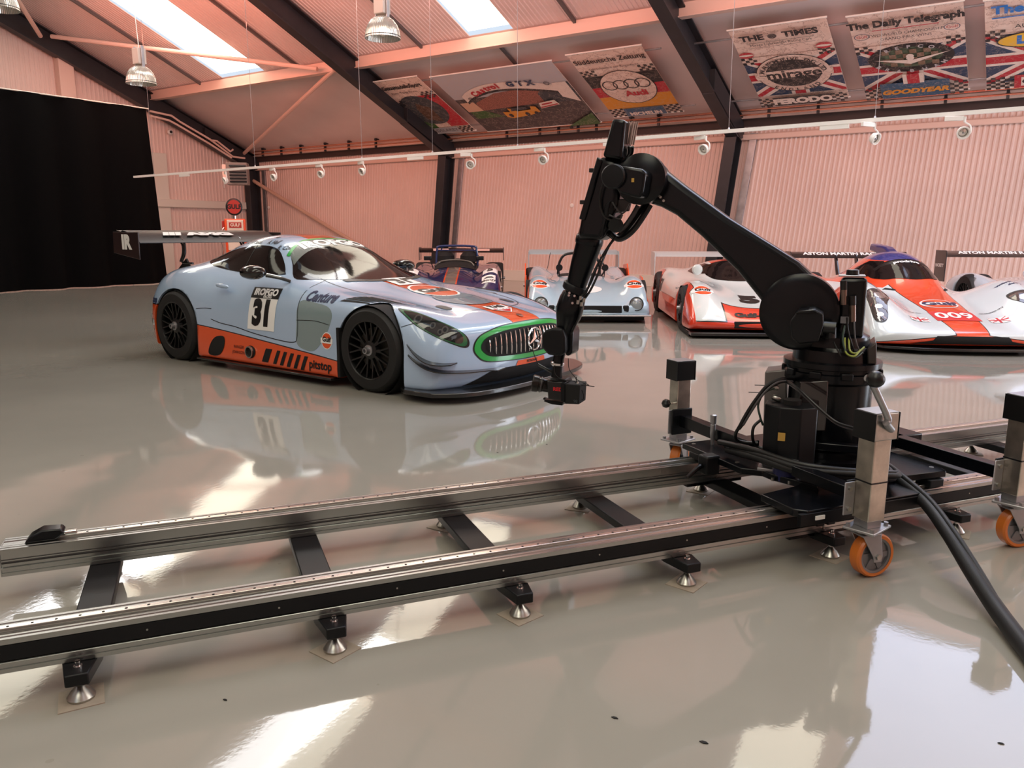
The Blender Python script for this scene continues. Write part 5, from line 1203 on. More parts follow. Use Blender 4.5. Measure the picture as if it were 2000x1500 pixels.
# pale open prototype beyond, mostly cut by the edge of the view
pe = row_car('open_prototype', 'pale blue open prototype with black rear wing, cut by the edge of the view', 7.35, 8.9, 7)
rowsE = [(r[0], [(q[0], min(q[1], .66) if q[0] < .5 else q[1])+tuple(q[2:]) for q in r[1]]) for r in rowsD]
be = loft(rowsE, nose=[(.3, .03), (.6, .04)], tail=[(.3, -.02), (.6, -.02)]).build('body_shell', mat('open_prototype_paint', (190, 204, 214), .22, coat=1), pe, sub=2, smooth=60)
carve(be, pe, [(0, .35, .74), (-2.75, .36, .68)], .33)
for s in (1, -1):
    wheel(pe, 0, -s*.87, .33, .23, -s, 10, .225); wheel(pe, -2.75, -s*.81, .35, .34, -s, 10, .225)
    MB().lathe((-1.75, s*.33, .66), (-1, 0, .12), [(0, .13), (.1, .15), (.35, .12), (.6, .05), (.62, .01)], 20).build('roll_bump', be.data.materials[0], pe)
    MB().lathe((-.62, s*.66, .78), (1, 0, 0), [(-.1, .01), (-.05, .05), (.03, .06), (.06, .03)], 18).build('mirror', mat('mirror_blue', (40, 52, 110), .3, coat=.5), pe)
    MB().tube([(-.62, s*.66, .74), (-.62, s*.64, .64)], .01, 6).build('mirror_stalk', M_['black'], pe)
MB().prism([(-.2, -.99), (.6, -.99), (.95, -.85), (1.10, -.5), (1.13, 0), (1.10, .5), (.95, .85), (.6, .99), (-.2, .99)], lambda a, b, c_: Vector((a, b, .045+c_)), .03).build('front_splitter', carbon, pe, bevel=.005)
MB().lathe((-1.45, 0, .66), (-1, 0, .2), [(0, .12), (.12, .2), (.3, .21), (.45, .14), (.5, .02)], 24).build('screen_bubble', tint, pe)
DE = Decal(be); DE.put('lettering', text2d('DTC', .1, .006), d_black, (-.1, -.82, 1.5), (0, 1, 0), (-1, 0, 0), .03, .004)
wing(pe, -3.85, .95, .90, .34, carbon, text2d('ASTON MARTIN RACING', .10, .004, sx=1.2), ep=(.07, .42), ang=.2, epm=carbon)
flat('lettering', text2d('HACKETT', .07, .003), d_white, lambda a, b, h_: Vector((-3.85+a, -.918-h_, .78+b)), pe, .003)

# dark blue open sports racer, number 5
pa = row_car('vintage_spyder', 'dark blue open racing car with silver and orange stripes and roll bar, number 5', -1.12, 14.6, 0)
NB = (26, 36, 84)
def paintA(nt, x, y, z, base):
    ay = nt.m('ABSOLUTE', y); return nt.mix(nt.lt(ay, .10), nt.mix(nt.lt(ay, .125), base, GULF_O), (120, 112, 104))
Ya = (0, .28, .46, .62, .80, .90, .92, .92)
def a8(*z, dx=None): return S_(*z, Ya, dx)
rowsA = [(.8, a8(.24, .24, .24, .27, .28, .25, .2, .1, dx=lambda y: .04-.1*y**3)), (.45, a8(.40, .40, .40, .56, .58, .48, .3, .08)), (0, a8(.50, .50, .47, .66, .69, .60, .34, .08)), (-.4, a8(.58, .57, .50, .62, .65, .55, .34, .08)),
 (-.8, a8(.64, .63, .52, .5, .5, .44, .3, .08)), (-1.3, a8(.66, .65, .56, .54, .52, .46, .3, .08)), (-1.7, a8(.80, .80, .62, .60, .60, .5, .32, .08)), (-2.4, a8(.72, .70, .62, .66, .68, .6, .34, .08)), (-3.2, a8(.6, .6, .58, .6, .6, .5, .34, .16))]
ba = loft(rowsA, nose=[(.3, .03), (.6, .04)], tail=[(.3, -.02), (.6, -.02)]).build('body_shell', paint('spyder_paint', paintA, NB), pa, sub=2, smooth=60)
carve(ba, pa, [(0, .31, .64), (-2.4, .36, .58)], .29); DA = Decal(ba)
for s in (1, -1):
    wheel(pa, 0, -s*.785, .29, .24, -s, 6, .18); wheel(pa, -2.4, -s*.75, .33, .36, -s, 6, .19)
    DA.put('number_board', rect2d(-.13, -.15, .13, .12), d_white, (.18, s*.72, 1.5), (0, 1, 0), (-1, 0, 0), .04, .004); DA.put('number', text2d('5', .24, .01), d_black, (.18, s*.72, 1.5), (0, 1, 0), (-1, 0, 0), .04, .006)
    DA.put('sponsor_board', rect2d(-.12, -.10, .12, .10), d_white, (.52, s*.70, 1.5), (0, 1, 0), (-1, 0, 0), .04, .004); DA.put('lettering', xf2d(text2d('JENATZY', .06, .003), 0, -.05), d_black, (.52, s*.70, 1.5), (0, 1, 0), (-1, 0, 0), .04, .006); DA.put('car_print', poly2d((-.1, .0), (-.04, .05), (.06, .05), (.1, .01)), d_grey, (.52, s*.70, 1.5), (0, 1, 0), (-1, 0, 0), .04, .006)
    MB().lathe((-1.62, s*.25, .70), (0, 0, 1), [(0, .20), (.12, .19), (.2, .12), (.22, .02)], 20).build('headrest', M_['blackmatte'], pa)
    MB().box((-.65, s*.50, .80), (.06, .15, .08)).build('mirror', M_['black'], pa, bevel=.015); MB().tube([(-.65, s*.46, .78), (-.68, s*.40, .6)], .01, 6).build('mirror_stalk', M_['black'], pa)
cp = bezpoly([(.36, .80), (.42, 1.1), (.40, 1.5), (0, 1.6), (-.40, 1.5), (-.42, 1.1), (-.36, .80), (0, .74)], 4)
DA.put('cockpit_opening', (cp, [tuple(range(len(cp)))]), M_['blackmatte'], (0, 0, 1.5), (0, 1, 0), (-1, 0, 0), .05, .006)
MB().tube([(-.85, -.38, .64), (-.95, -.28, .72), (-.98, 0, .75), (-.95, .28, .72), (-.85, .38, .64)], .02, 8, 5).build('wind_deflector', mat('screen_grey', (70, 66, 62), .2), pa)
bl = mat('roll_bar_blue', (30, 50, 100), .3, coat=.5)
MB().tube([(-1.5, -.42, .6), (-1.5, -.40, .92), (-1.5, -.32, 1.01), (-1.5, .32, 1.01), (-1.5, .40, .92), (-1.5, .42, .6)], .022, 10, 6).tube([(-1.95, -.36, .62), (-1.75, -.34, .9), (-1.55, -.3, .98)], .016, 8, 5).tube([(-1.95, .36, .62), (-1.75, .34, .9), (-1.55, .3, .98)], .016, 8, 5).tube([(-1.5, -.38, .93), (-1.5, .38, .93)], .012, 8).build('roll_bar', bl, pa)
wing(pa, -3.1, .88, .92, .34, carbon, ep=(.08, .2), ang=.2)
for s in (1, -1): MB().box((-2.96, s*.45, .905), (.02, .34, .05), Matrix.Rotation(-.3, 3, 'Y')).build('wing_panel', mat('wing_panel_pink', (214, 170, 158), .4), pa)

# ================================================================== camera rail and motion-control robot
RA = R_(55.6); RD = Vector((math.cos(RA), math.sin(RA), 0)); RN = Vector((-math.sin(RA), math.cos(RA), 0)); RF = at_floor(655, 1270)
def W_(s, t, z=0): return RF+RD*s+RN*t+Vector((0, 0, z))
def loc(q): q = Vector(q)-RF; return Vector((q.dot(RD), q.dot(RN), q.z))
def lt_(u, v, t): return loc(at_plane(u, v, W_(0, t), RN))
def lz_(u, v, z): return loc(at_floor(u, v, z))
alu = mat('brushed_aluminium', (176, 178, 176), .27, 1, noise=(2, .04)); alud = mat('aluminium_groove', (70, 70, 70), .4, .8)
guide = mat('ground_steel_guide', (224, 220, 214), .18, .9); pw = mat('powder_black', (9, 11, 15), .42, spec=.3); pwg = mat('satin_black', (7, 9, 14), .24, spec=.32)
cardm = mat('grey_card', (158, 146, 132), .8, noise=(20, .06))
rail = tag(empty('camera_rail', RF, RA), 'long twin aluminium camera rail on adjustable feet crossing the shiny floor', 'camera rail')
S0, S1, SJ = -1.035, 6.2, 1.98
def beam(t0, t1, s0, s1, black):
    w_ = t1-t0; z0, z1 = .10, .20
    # I-like extrusion outline in (t,z), front face towards the viewer side
    pr = [(0, z0), (0, z0+.012), (.004, z0+.014), (.004, z0+.020), (0, z0+.022), (0, z0+.030), (.006, z0+.034), (.006, z1-.018), (0, z1-.016), (0, z1),
          (.012, z1), (.014, z1-.004), (.020, z1-.004), (.022, z1), (.034, z1), (.036, z1-.006), (w_*.5-.018, z1-.006), (w_*.5-.018, z1-.002), (w_*.5+.018, z1-.002), (w_*.5+.018, z1-.006), (w_-.036, z1-.006), (w_-.034, z1), (w_-.022, z1), (w_-.020, z1-.004), (w_-.014, z1-.004), (w_-.012, z1),
          (w_, z1), (w_, z1-.016), (w_-.006, z1-.018), (w_-.006, z0+.034), (w_, z0+.030), (w_, z0)]
    MB().prism(pr, lambda a, b, c_: Vector((s0+c_, t0+a, b)), s1-s0).build('rail_profile', alu, rail, smooth=0)
    if not black: MB().box2((s0+.002, t0+.0035, z0+.058), (s1-.002, t0+.007, z0+.060)).box2((s0+.002, t0-.0, z0+.046), (s1-.002, t0+.006, z0+.05)).build('face_ridge', alud, rail, smooth=0)
    MB().box2((s0+.12, t0+w_*.5-.010, z1-.002), (s1-.001, t0+w_*.5+.010, z1+.010)).build('guide_rail', guide, rail, bevel=.0015)
    hs = MB(); s = s0+.15
    while s < min(s1, 3.2):
        hs.cyl((s, t0+w_*.5, z1+.0095), (s, t0+w_*.5, z1+.0105), .0042, n=10); s += .06
    if hs.v: tag(hs.build('fixing_holes', M_['blackmatte'], rail, smooth=0), kind='stuff')
    MB().box2((s0-.004, t0, z0), (s0, t1, z1)).build('end_plate', alu, rail, bevel=.001)
NB0, NB1, FB0, FB1 = .03, .150, .748, .868
for t0, t1, bk in ((NB0, NB1, True), (FB0, FB1, False)):
    beam(t0, t1, S0, SJ-.003, bk); beam(t0, t1, SJ+.003, S1, bk)
MB().box2((S0+.02, NB0+.0005, .1365), (SJ-.10, NB0+.005, .1815)).build('cover_strip', pw, rail, smooth=0)
MB().box2((SJ+.11, NB0+.0005, .1365), (S1, NB0+.005, .1815)).build('cover_strip', pw, rail, smooth=0)
for s in np.arange(-.9, 6, .37):
    MB().cyl((s, NB0+.001, .16), (s, NB0-.001, .16), .003, n=10).build('strip_screw', M_['steel'], rail)
for a in (-.028, .028):
    MB().box2((SJ+a-.02, NB0-.012, .128), (SJ+a+.02, NB0+.004, .186)).build('joint_clamp', pw, rail, bevel=.004)
for t in (NB0+.06, FB0+.06): MB().box2((SJ-.16, t-.045, .078), (SJ+.16, t+.045, .098)).build('joint_plate', pwg, rail, bevel=.003)
# end stop
MB().prism([(0, 0), (.10, 0), (.13, .03), (.12, .05), (.06, .055), (.02, .03)], lambda a, b, c_: Vector((S0+.07+a, FB0+.03+c_, .20+b*.8)), .06).build('end_stop', pwg, rail, bevel=.006)
MB().cyl((S0+.20, FB0+.06, .215), (S0+.235, FB0+.06, .215), .012, n=14).build('stop_bolt', M_['chrome'], rail)
FEET = [-.71, 0, .63, 1.305, 1.995, 2.70, 3.3, 3.92, 4.6, 5.3, 5.95]
PADROT = [.12, .55, .35, .5, .3, .6, .2, .5, .1, .4, .3]
for i, s in enumerate(FEET):
    sk = (.10, .03, -.03, -.08, -.1, -.05, 0, 0, 0, 0, 0)[i]*0
    pl = [(-.052, .08), (-.052, .82), (-.03, .94), (.03, .94), (.052, .82), (.052, .08), (.03, -.045), (-.03, -.045)]
    MB().prism(pl, lambda a, b, c_: Vector((s+a, b, .062+c_)), .036).build('cross_member', pw, rail, bevel=.004)
    for t in (0, .893):
        f = empty('levelling_foot', (0, 0, 0)); f.parent = rail
        MB().cyl((s, t, .03), (s, t, .116), .0075, n=14).build('stud', M_['chrome'], f)
        MB().cyl((s, t, .050), (s, t, .060), .013, n=6).cyl((s, t, .098), (s, t, .102), .012, n=14).build('nut', M_['chrome'], f, smooth=0)
        MB().lathe((s, t, .004), (0, 0, 1), [(0, .036), (.006, .037), (.010, .034), (.022, .026), (.030, .017), (.036, .013), (.040, .008)], 28).build('foot_cup', M_['steel'], f)
        if not (t > .5 and i < 2):
            o = MB().box((0, 0, 0), (.115, .115, .003)).build('floor_card', cardm, smooth=0)
            q = W_(s, t, .0016); o.location = q; o.rotation_euler = (0, 0, RA+PADROT[i]+(.3 if t > .5 else 0))
            tag(o, 'square grey card under %s foot, %s along the rail' % ('a near-side' if t < .5 else 'a far-side', ('first', 'second', 'third', 'fourth', 'fifth', 'sixth', 'seventh', 'eighth', 'ninth', 'tenth', 'eleventh')[i]), 'floor card', 'cards under the rail feet')

# ---- dolly: carriage plate, outriggers with castors
dol = tag(empty('robot_dolly', RF, RA), 'black carriage on the rail with steel castor posts and orange wheels', 'dolly')
PZ = .27
MB().prism([(1.86, .88), (1.86, .42), (1.93, .36), (1.93, .30), (2.0, .10), (2.68, .06), (2.70, .10), (2.70, .88)], lambda a, b, c_: Vector((a, b, PZ-.03+c_)), .03).build('carriage_plate', pwg, dol, bevel=.004)
MB().prism([(1.76, .16), (1.76, -.03), (1.80, -.07), (2.42, -.07), (2.45, .12), (2.0, .20)], lambda a, b, c_: Vector((a, b, .215+c_)), .03).build('motor_plate', pwg, dol, bevel=.004)
MB().box2((1.76, -.075, .185), (2.44, -.055, .235)).build('skirt_plate', pw, dol, bevel=.002)
MB().box2((1.83, -.079, .206), (1.875, -.0745, .222)).build('rating_label', M_['white'], dol, smooth=0)
for s in (1.92, 2.18, 2.42, 2.62):
    for t in (NB0+.06, FB0+.06): MB().box2((s-.04, t-.04, .203), (s+.04, t+.04, .238)).build('bearing_block', pw, dol, bevel=.004)
for s, t in ((1.90, .84), (1.90, .5), (2.66, .12), (2.66, .84), (2.40, .10), (2.15, .12)):
    MB().cyl((s, t, PZ), (s, t, PZ+.002), .010, n=16).cyl((s, t, PZ+.002), (s, t, PZ+.0022), .006, n=6).build('plate_bolt', M_['steel'], dol)
blu = mat('motor_blue', (22, 26, 70), .3, coat=.4)
bq = lz_(1535, 935, .245)
MB().lathe((bq.x, bq.y, .245), (0, 0, 1), [(0, .058), (.075, .058), (.08, .052)], 32).build('drive_motor', blu, dol)
MB().lathe((bq.x, bq.y, .325), (0, 0, 1), [(0, .05), (.006, .046), (.008, .02)], 32).build('motor_cap', M_['galv'], dol)
for k in range(6):
    a = k*1.05; MB().cyl((bq.x+.072*math.cos(a), bq.y+.072*math.sin(a), .245), (bq.x+.072*math.cos(a), bq.y+.072*math.sin(a), .258), .007, n=10).build('flange_bolt', M_['steel'], dol)
# brake clamp with lever at the far-side end of the plate
cq = lz_(1385, 900, .25)
MB().box((cq.x, cq.y, .235), (.08, .07, .09)).build('clamp_block', pw, dol, bevel=.01)
MB().tube([(cq.x-.02, cq.y, .235), (cq.x-.07, cq.y-.01, .225), (cq.x-.13, cq.y-.02, .19)], [.012, .011, .009], 8, 4).build('clamp_lever', pwg, dol)
kq = lz_(1391, 868, PZ)
MB().lathe((kq.x, kq.y, PZ), (0, 0, 1), [(0, .008), (.05, .012), (.055, .013), (.10, .013), (.103, .010), (.108, .015), (.148, .016), (.152, .010)], 20).build('plunger_pin', M_['galv'], dol)
# posts
def post(s, t, facing, h=.655, crank=False, back=False):
    e = empty('castor_post', (0, 0, 0)); e.parent = dol; w2 = .04
    stl = mat('scuffed_steel_tube', (196, 190, 178), .33, 1, noise=(14, .12))
    MB().box2((s-w2, t-w2, .235), (s+w2, t+w2, h-.10)).build('outer_tube', stl, e, bevel=.003)
    MB().box2((s-w2+.006, t-w2+.006, .205), (s+w2-.006, t+w2-.006, .24)).build('inner_tube', M_['galv'], e, bevel=.002)
    if not back: MB().box2((s-w2-.001, t-w2-.001, .382), (s+w2+.001, t+w2+.001, .388)).build('tube_joint', M_['black'], e, smooth=0)
    MB().box2((s-.056, t-.050, h-.105), (s+.056, t+.050, h-.003)).build('gear_head', M_['steel'] if not back else pw, e, bevel=.004)
    MB().box2((s-.0585, t-.052, h-.106), (s-.0555, t+.052, h-.002)).box2((s+.0555, t-.052, h-.106), (s+.0585, t+.052, h-.002)).build('head_cover', M_['black'], e, bevel=.002)
    MB().box2((s-.054, t-.048, h-.003), (s+.054, t+.048, h)).build('head_lid', M_['white'] if 0 else M_['galv'], e, bevel=.001)
    # bracket with bolts towards the carriage
    f = facing
    MB().box2((s-.075, t+f*w2, .24), (s+.05, t+f*(w2+.012), .38)).build('bracket_plate', pw, e, bevel=.01)
    MB().box2((s-w2-.05, t+f*(w2-.008), .245), (s-w2, t+f*(w2-.001), .375)).build('steel_flange', M_['galv'], e, bevel=.004)
    for zz in (.27, .35):
        MB().cyl((s-w2-.027, t+f*(w2-.008), zz), (s-w2-.027, t+f*(w2-.016), zz), .009, n=14).build('flange_bolt', M_['steel'], e)
    # top plate and castor
    MB().box((s, t, .200), (.15, .12, .010), Matrix.Rotation(.35, 3, 'Z')).build('castor_plate', M_['galv'], e, bevel=.003)
    for a, b in ((-.06, -.045), (.06, -.045), (.06, .045), (-.06, .045)):
        q = Matrix.Rotation(.35, 3, 'Z') @ Vector((a, b, 0)); MB().cyl((s+q.x, t+q.y, .205), (s+q.x, t+q.y, .217), .009, n=6).build('plate_nut', M_['galv'], e, smooth=0)
    return e
def castor(s, t, yaw, r=.087):
    e = empty('castor', (s, t, 0), yaw); e.parent = dol
    MB().lathe((0, 0, .196), (0, 0, -1), [(0, .04), (.012, .045), (.022, .04), (.026, .02)], 24).build('swivel', M_['galv'], e)
    off = .034
    for k in (-1, 1):
        MB().prism([(-.045, .178), (.04, .178), (off+.022, r+.0), (off+.018, r-.022), (off-.018, r-.022), (off-.022, r)], lambda a, b, c_: Vector((a, k*(.030+c_), b)), .005).build('fork', M_['galv'], e, bevel=.002)
    MB().box2((-.045, -.035, .172), (.045, .035, .180)).build('fork_bridge', M_['galv'], e, bevel=.003)
    tyre = mat('castor_orange', (206, 112, 36), .38, coat=.2)
    MB().lathe((off, 0, r), (0, 1, 0), [(-.025, r*.80), (-.026, r*.93), (-.018, r), (.018, r), (.026, r*.93), (.025, r*.80)], 48, caps=False).build('castor_tyre', tyre, e)
    hub = MB().lathe((off, 0, r), (0, 1, 0), [(-.024, r*.81), (-.022, r*.70), (-.014, r*.68), (-.014, .02), (.014, .02), (.014, r*.68), (.022, r*.70), (.024, r*.81)], 40, caps=False)
    for k in range(6):
        a = k*math.pi/3; hub.bar((off+.015*math.cos(a), 0, r+.015*math.sin(a)), (off+r*.72*math.cos(a), 0, r+r*.72*math.sin(a)), .022, .036, (0, 1, 0))
    hub.lathe((off, 0, r), (0, 1, 0), [(-.028, .018), (.028, .018)], 20); hub.build('castor_hub', mat('hub_grey', (120, 120, 122), .35, .6), e)
    MB().cyl((off, -.040, r), (off, .040, r), .007, n=12).cyl((off, -.042, r), (off, -.034, r), .012, n=6).build('axle_bolt', M_['steel'], e)
    return e
P2, P3, P1 = (1.975, -.19), (2.775, -.19), (2.03, 1.17)
post(*P2, 1); post(*P3, 1); post(*P1, -1, h=.635, back=True)
def face_yaw(s, t, deg):   # yaw that turns the wheel's outer face deg degrees past the viewer
    q = W_(s, t); n = Vector((-q.x, -q.y)); a = math.atan2(n.y, n.x)-RA+R_(deg); return a+math.pi/2
castor(P2[0], P2[1], face_yaw(*P2, 44)); castor(P3[0], P3[1], face_yaw(*P3, 44)); castor(P1[0], P1[1], face_yaw(*P1, 70))
# outrigger bars
MB().box2((P3[0]-.03, P3[1]+.05, .28), (P3[0]+.03, .62, .335)).build('outrigger_bar', pwg, dol, bevel=.003)
MB().box2((P1[0]-.03, .55, .285), (P1[0]+.03, P1[1]-.05, .345)).build('outrigger_bar', pwg, dol, bevel=.003)
MB().box2((P2[0]-.03, P2[1]+.05, .29), (P2[0]+.03, .2, .335)).build('outrigger_bar', pwg, dol, bevel=.003)
MB().box2((2.60, .40, .27), (2.92, .66, .335)).build('outrigger_socket', pwg, dol, bevel=.006)
# crank on the near post, knob on the far one
h = .655; c0 = Vector((P2[0]+.02, P2[1]-.052, h-.065))
def pnear(u, v, t=P2[1]-.07): return lt_(u, v, t)
MB().tube([c0, pnear(1731, 826), pnear(1735, 818), pnear(1716, 775), pnear(1701, 744), pnear(1693, 738)], .0125, 12, 3).build('crank_handle', M_['galv'], dol)
kb = pnear(1711, 741, P2[1]-.10)
MB().lathe(kb-Vector((0, .03, 0)), (0, 1, 0), [(0, .004), (.008, .02), (.02, .028), (.036, .031), (.05, .026), (.06, .014)], 24).build('crank_knob', M_['black'], dol)
kf = lt_(1301, 788, P1[1]-.0)
MB().lathe(kf, (0, 0, 1), [(-.024, .004), (-.017, .018), (0, .025), (.017, .018), (.024, .004)], 20).build('post_knob', M_['black'], dol)
MB().cyl(kf, (P1[0]-.03, P1[1], kf.z-.005), .006, n=10).build('knob_stem', M_['chrome'], dol)

# ---- robot arm: local axes  x = to the side (image left), y = towards the viewer, z = up
RC = W_(2.36, .45)
wv = Vector((-RC.x, -RC.y, 0)).normalized(); uv = Vector((wv.y, -wv.x, 0))
if uv.dot(Vector(AX[0])) > 0: uv = -uv
rob = tag(empty('camera_robot', RC, math.atan2(uv.y, uv.x)), 'tall black articulated camera robot bent over towards the pale coupe', 'robot arm')
def A(u, v, w=0):
    q = at_plane(u, v, RC+wv*w, wv)-RC; return Vector((q.dot(uv), q.dot(wv), q.z))
def plate(name, px, w0, w1, m, bevel=.01, smooth=35, seg=2, k=0, parent=None):
    pts = [A(u, v, w1) for u, v in px]
    P2_ = [(p.x, p.z) for p in pts]
    if k: P2_ = bezpoly(P2_, k)
    return MB().prism(P2_, lambda a, b, c_: Vector((a, w0+c_, b)), w1-w0).build(name, m, parent or rob, bevel=bevel, smooth=smooth, seg=seg)
zt = lambda v: A(1632, v).z
# base drum
MB().lathe((0, 0, PZ), (0, 0, 1), [(0, .23), (.025, .23), (.03, .20), (.06, .20)], 48).build('base_flange', pwg, rob)
MB().lathe((0, 0, PZ+.05), (0, 0, 1), [(0, .175), (.01, .18), (zt(738)-PZ-.06, .18), (zt(738)-PZ-.05, .192)], 56).build('base_drum', pwg, rob)
MB().lathe((0, 0, zt(738)), (0, 0, 1), [(0, .195), (.005, .208), (.04, .208), (.045, .20), (.06, .20), (.065, .212), (.088, .212), (.092, .17)], 56).build('turret_ring', pwg, rob)
MB().lathe((0, 0, zt(704)), (0, 0, 1), [(0, .175), (.06, .17), (.075, .155), (.12, .15), (.14, .11)], 48).build('turret', pwg, rob)
for k in range(10):
    a = k*.63; MB().box((.208*math.cos(a), .208*math.sin(a), zt(722)), (.016, .05, .03), Matrix.Rotation(a, 3, 'Z')).build('ring_lug', pw, rob, bevel=.004)
plate('front_panel', [(1562, 746), (1618, 744), (1612, 842), (1560, 842)], .17, .215, mat('gloss_panel', (30, 22, 22), .12, coat=.8), .004)
plate('connector_box', [(1494, 726), (1536, 722), (1536, 848), (1490, 850)], -.10, .06, mat('box_grey_anodised', (120, 116, 114), .35, .6), .006)
plate('rear_box', [(1694, 682), (1712, 668), (1712, 712), (1694, 712)], -.10, .12, mat('box_grey_dark', (70, 64, 62), .3, .5), .006)
# hex motor tower in front of the base
for nm, px, w0, w1 in (('motor_tower', [(1500, 792), (1586, 798), (1584, 890), (1500, 884)], .16, .36),):
    e = empty('drive_tower', (0, 0, 0)); e.parent = rob
    c = (A(1543, 840, .26)); r = .118
    zb_, zt_ = .285, A(1543, 792, .30).z
    MB().prism([(c.x+r*math.cos(a)*1.0, c.y+r*.9*math.sin(a)) for a in [R_(q) for q in (22, 68, 112, 158, 202, 248, 292, 338)]], lambda a, b, c_: Vector((a, b, zb_+c_)), zt_-zb_).build('tower_case', pw, e, bevel=.006)
    MB().cyl((c.x, c.y, zt_), (c.x, c.y, zt_+.02), .04, n=24).build('tower_cap', M_['blackmatte'], e)
    MB().box((c.x+.028, c.y+.111, .43), (.03, .004, .035)).build('warning_label', mat('label_yellow', (190, 150, 70), .4), e, smooth=0)
    for a in (-.09, .05): MB().cyl((c.x+a, c.y+.10, .283), (c.x+a, c.y+.10, .30), .008, n=10).build('tower_bolt', M_['chrome'], e)
    MB().box((c.x-.01, c.y, .275), (.26, .23, .014)).build('tower_foot', M_['galv'], e, bevel=.003)
# tall vertical motor with connectors beside the shoulder
MB().prism(bezpoly([(A(1638, 600, .05).x, -.02), (A(1638, 600, .05).x, .10), (A(1690, 600, .05).x, .10), (A(1690, 600, .05).x, -.02)], 1), lambda a, b, c_: Vector((a, b, zt(655)+c_)), zt(540)-zt(655)).build('vertical_motor', pwg, rob, bevel=.018, seg=3)
q1 = A(1664, 540, .05)
MB().box((q1.x, .04, q1.z+.004), (.11, .11, .006)).build('motor_lid', M_['galv'], rob, bevel=.002); MB().lathe((q1.x-.002, .04, q1.z+.006), (0, 0, 1), [(0, .028), (.022, .026), (.024, .022)], 24).build('motor_knob', M_['black'], rob)
for u, v0, v1, v2 in ((1648, 548, 566, 595), (1665, 578, 596, 628)):
    MB().cyl(A(u, v0, .13), A(u, v1, .13), .015, n=16).build('connector_boot', M_['black'], rob); MB().cyl(A(u, v1, .13), A(u, v2, .13), .0145, n=16).build('connector_shell', mat('bronze_steel', (128, 112, 104), .25, .9), rob)
MB().box(A(1650, 625, .115), (.035, .004, .03)).build('data_label', mat('label_grey', (120, 116, 120), .5), rob, smooth=0)
# shoulder: big disc, motor in front
sc_ = A(1560, 610, .12)
MB().lathe((sc_.x, -.12, sc_.z), (0, 1, 0), [(0, .10), (.01, .14), (.10, .155), (.14, .170), (.24, .170), (.246, .160), (.25, .13), (.252, .02)], 64).build('shoulder_disc', pwg, rob)
plate('shoulder_motor', [(1558, 608), (1590, 604), (1608, 614), (1608, 636), (1598, 668), (1560, 672), (1546, 660), (1543, 628)], .12, .30, pw, .006)
plate('motor_top', [(1562, 607), (1590, 605), (1598, 611), (1552, 612)], .14, .31, pwg, .003)
MB().cyl(A(1608, 640, .2), A(1632, 642, .2), .03, n=20).cyl(A(1622, 640, .2), A(1622, 660, .2), .024, n=18).build('motor_elbow', M_['black'], rob)
plate('shoulder_yoke', [(1520, 640), (1600, 600), (1680, 640), (1690, 700), (1560, 705)], -.14, .02, pwg, .02, seg=3)
# upper arm
plate('upper_arm', [(1253, 392), (1244, 350), (1262, 318), (1290, 326), (1335, 362), (1420, 424), (1500, 474), (1560, 512), (1606, 556), (1628, 600), (1600, 660), (1520, 640), (1488, 590), (1440, 530), (1370, 462), (1320, 420), (1290, 404)], -.10, .05, pwg, .028, seg=4)
for (u, v) in ((1292, 350), (1297, 362), (1290, 385), (1296, 392)): MB().cyl(A(u, v, .05), A(u, v, .062), .006, n=12).build('arm_bolt', M_['steel'], rob)
# elbow
ec = A(1252, 350, .10)
MB().lathe((ec.x, -.12, ec.z), (0, 1, 0), [(0, .08), (.01, .10), (.16, .105), (.18, .118), (.235, .118), (.24, .11), (.243, .03)], 56).build('elbow_disc', pwg, rob)
plate('elbow_motor', [(1205, 322), (1254, 330), (1262, 338), (1256, 375), (1250, 388), (1210, 378), (1196, 360)], .12, .26, pwg, .012, seg=3)
MB().lathe(A(1204, 346, .22), (0, 1, 0), [(0, .055), (.06, .056), (.068, .05), (.07, .02)], 36).build('motor_cap', pw, rob)
MB().box(A(1236, 352, .265), (.012, .003, .018)).build('warning_label', mat('label_yellow', (190, 150, 70), .4), rob, smooth=0)
plate('cable_bracket', [(1190, 390), (1232, 388), (1226, 412), (1186, 418)], .06, .10, mat('bracket_grey', (60, 58, 58), .35, .7), .004)
# forearm: square tail, cast body, tapering tube
plate('forearm_tail', [(1196, 231), (1222, 234), (1214, 312), (1176, 306)], -.02, .14, pwg, .014, seg=3)
fins = empty('ribbed_connector', (0, 0, 0)); fins.parent = rob
chrome2 = mat('polished_fins', (205, 196, 190), .14, 1)
MB().cyl(A(1233, 240, .04), A(1226, 282, .04), .030, .028, n=24).build('connector_core', chrome2, fins)
for k in range(9):
    a = math.pi*(.05+.9*k/8); dx, dy = .033*math.cos(a), .033*math.sin(a)
    p, q = A(1233, 239, .04), A(1225, 284, .04); o_ = Vector((dx, dy, 0)); MB().bar(p+o_, q+o_, .006, .006).build('fin', chrome2, fins)
for k in range(5):
    p = A(1220+k*4, 286, .05+.01*k); MB().tube([p, A(1222+k*3, 300, .06), A(1212+k*2, 316, .05)], .006, 8, 4).build('connector_lead', M_['galv'] if k % 2 else M_['black'], rob)
plate('forearm_body', [(1168, 304), (1204, 310), (1214, 330), (1206, 400), (1184, 452), (1176, 470), (1126, 468), (1132, 430), (1150, 370)], -.06, .12, pwg, .03, seg=4)
def seg(name, pts, m, n=36):
    mb = MB(); P_ = [(A(u, v, w), r) for u, v, w, r in pts]; rs = []
    ax = (P_[-1][0]-P_[0][0]).normalized(); u_ = ax.orthogonal().normalized(); v_ = ax.cross(u_)
    for p, r in P_: rs.append([p+(u_*math.cos(2*math.pi*i/n)+v_*math.sin(2*math.pi*i/n))*r for i in range(n)])
    return mb.rings(rs).build(name, m, rob)
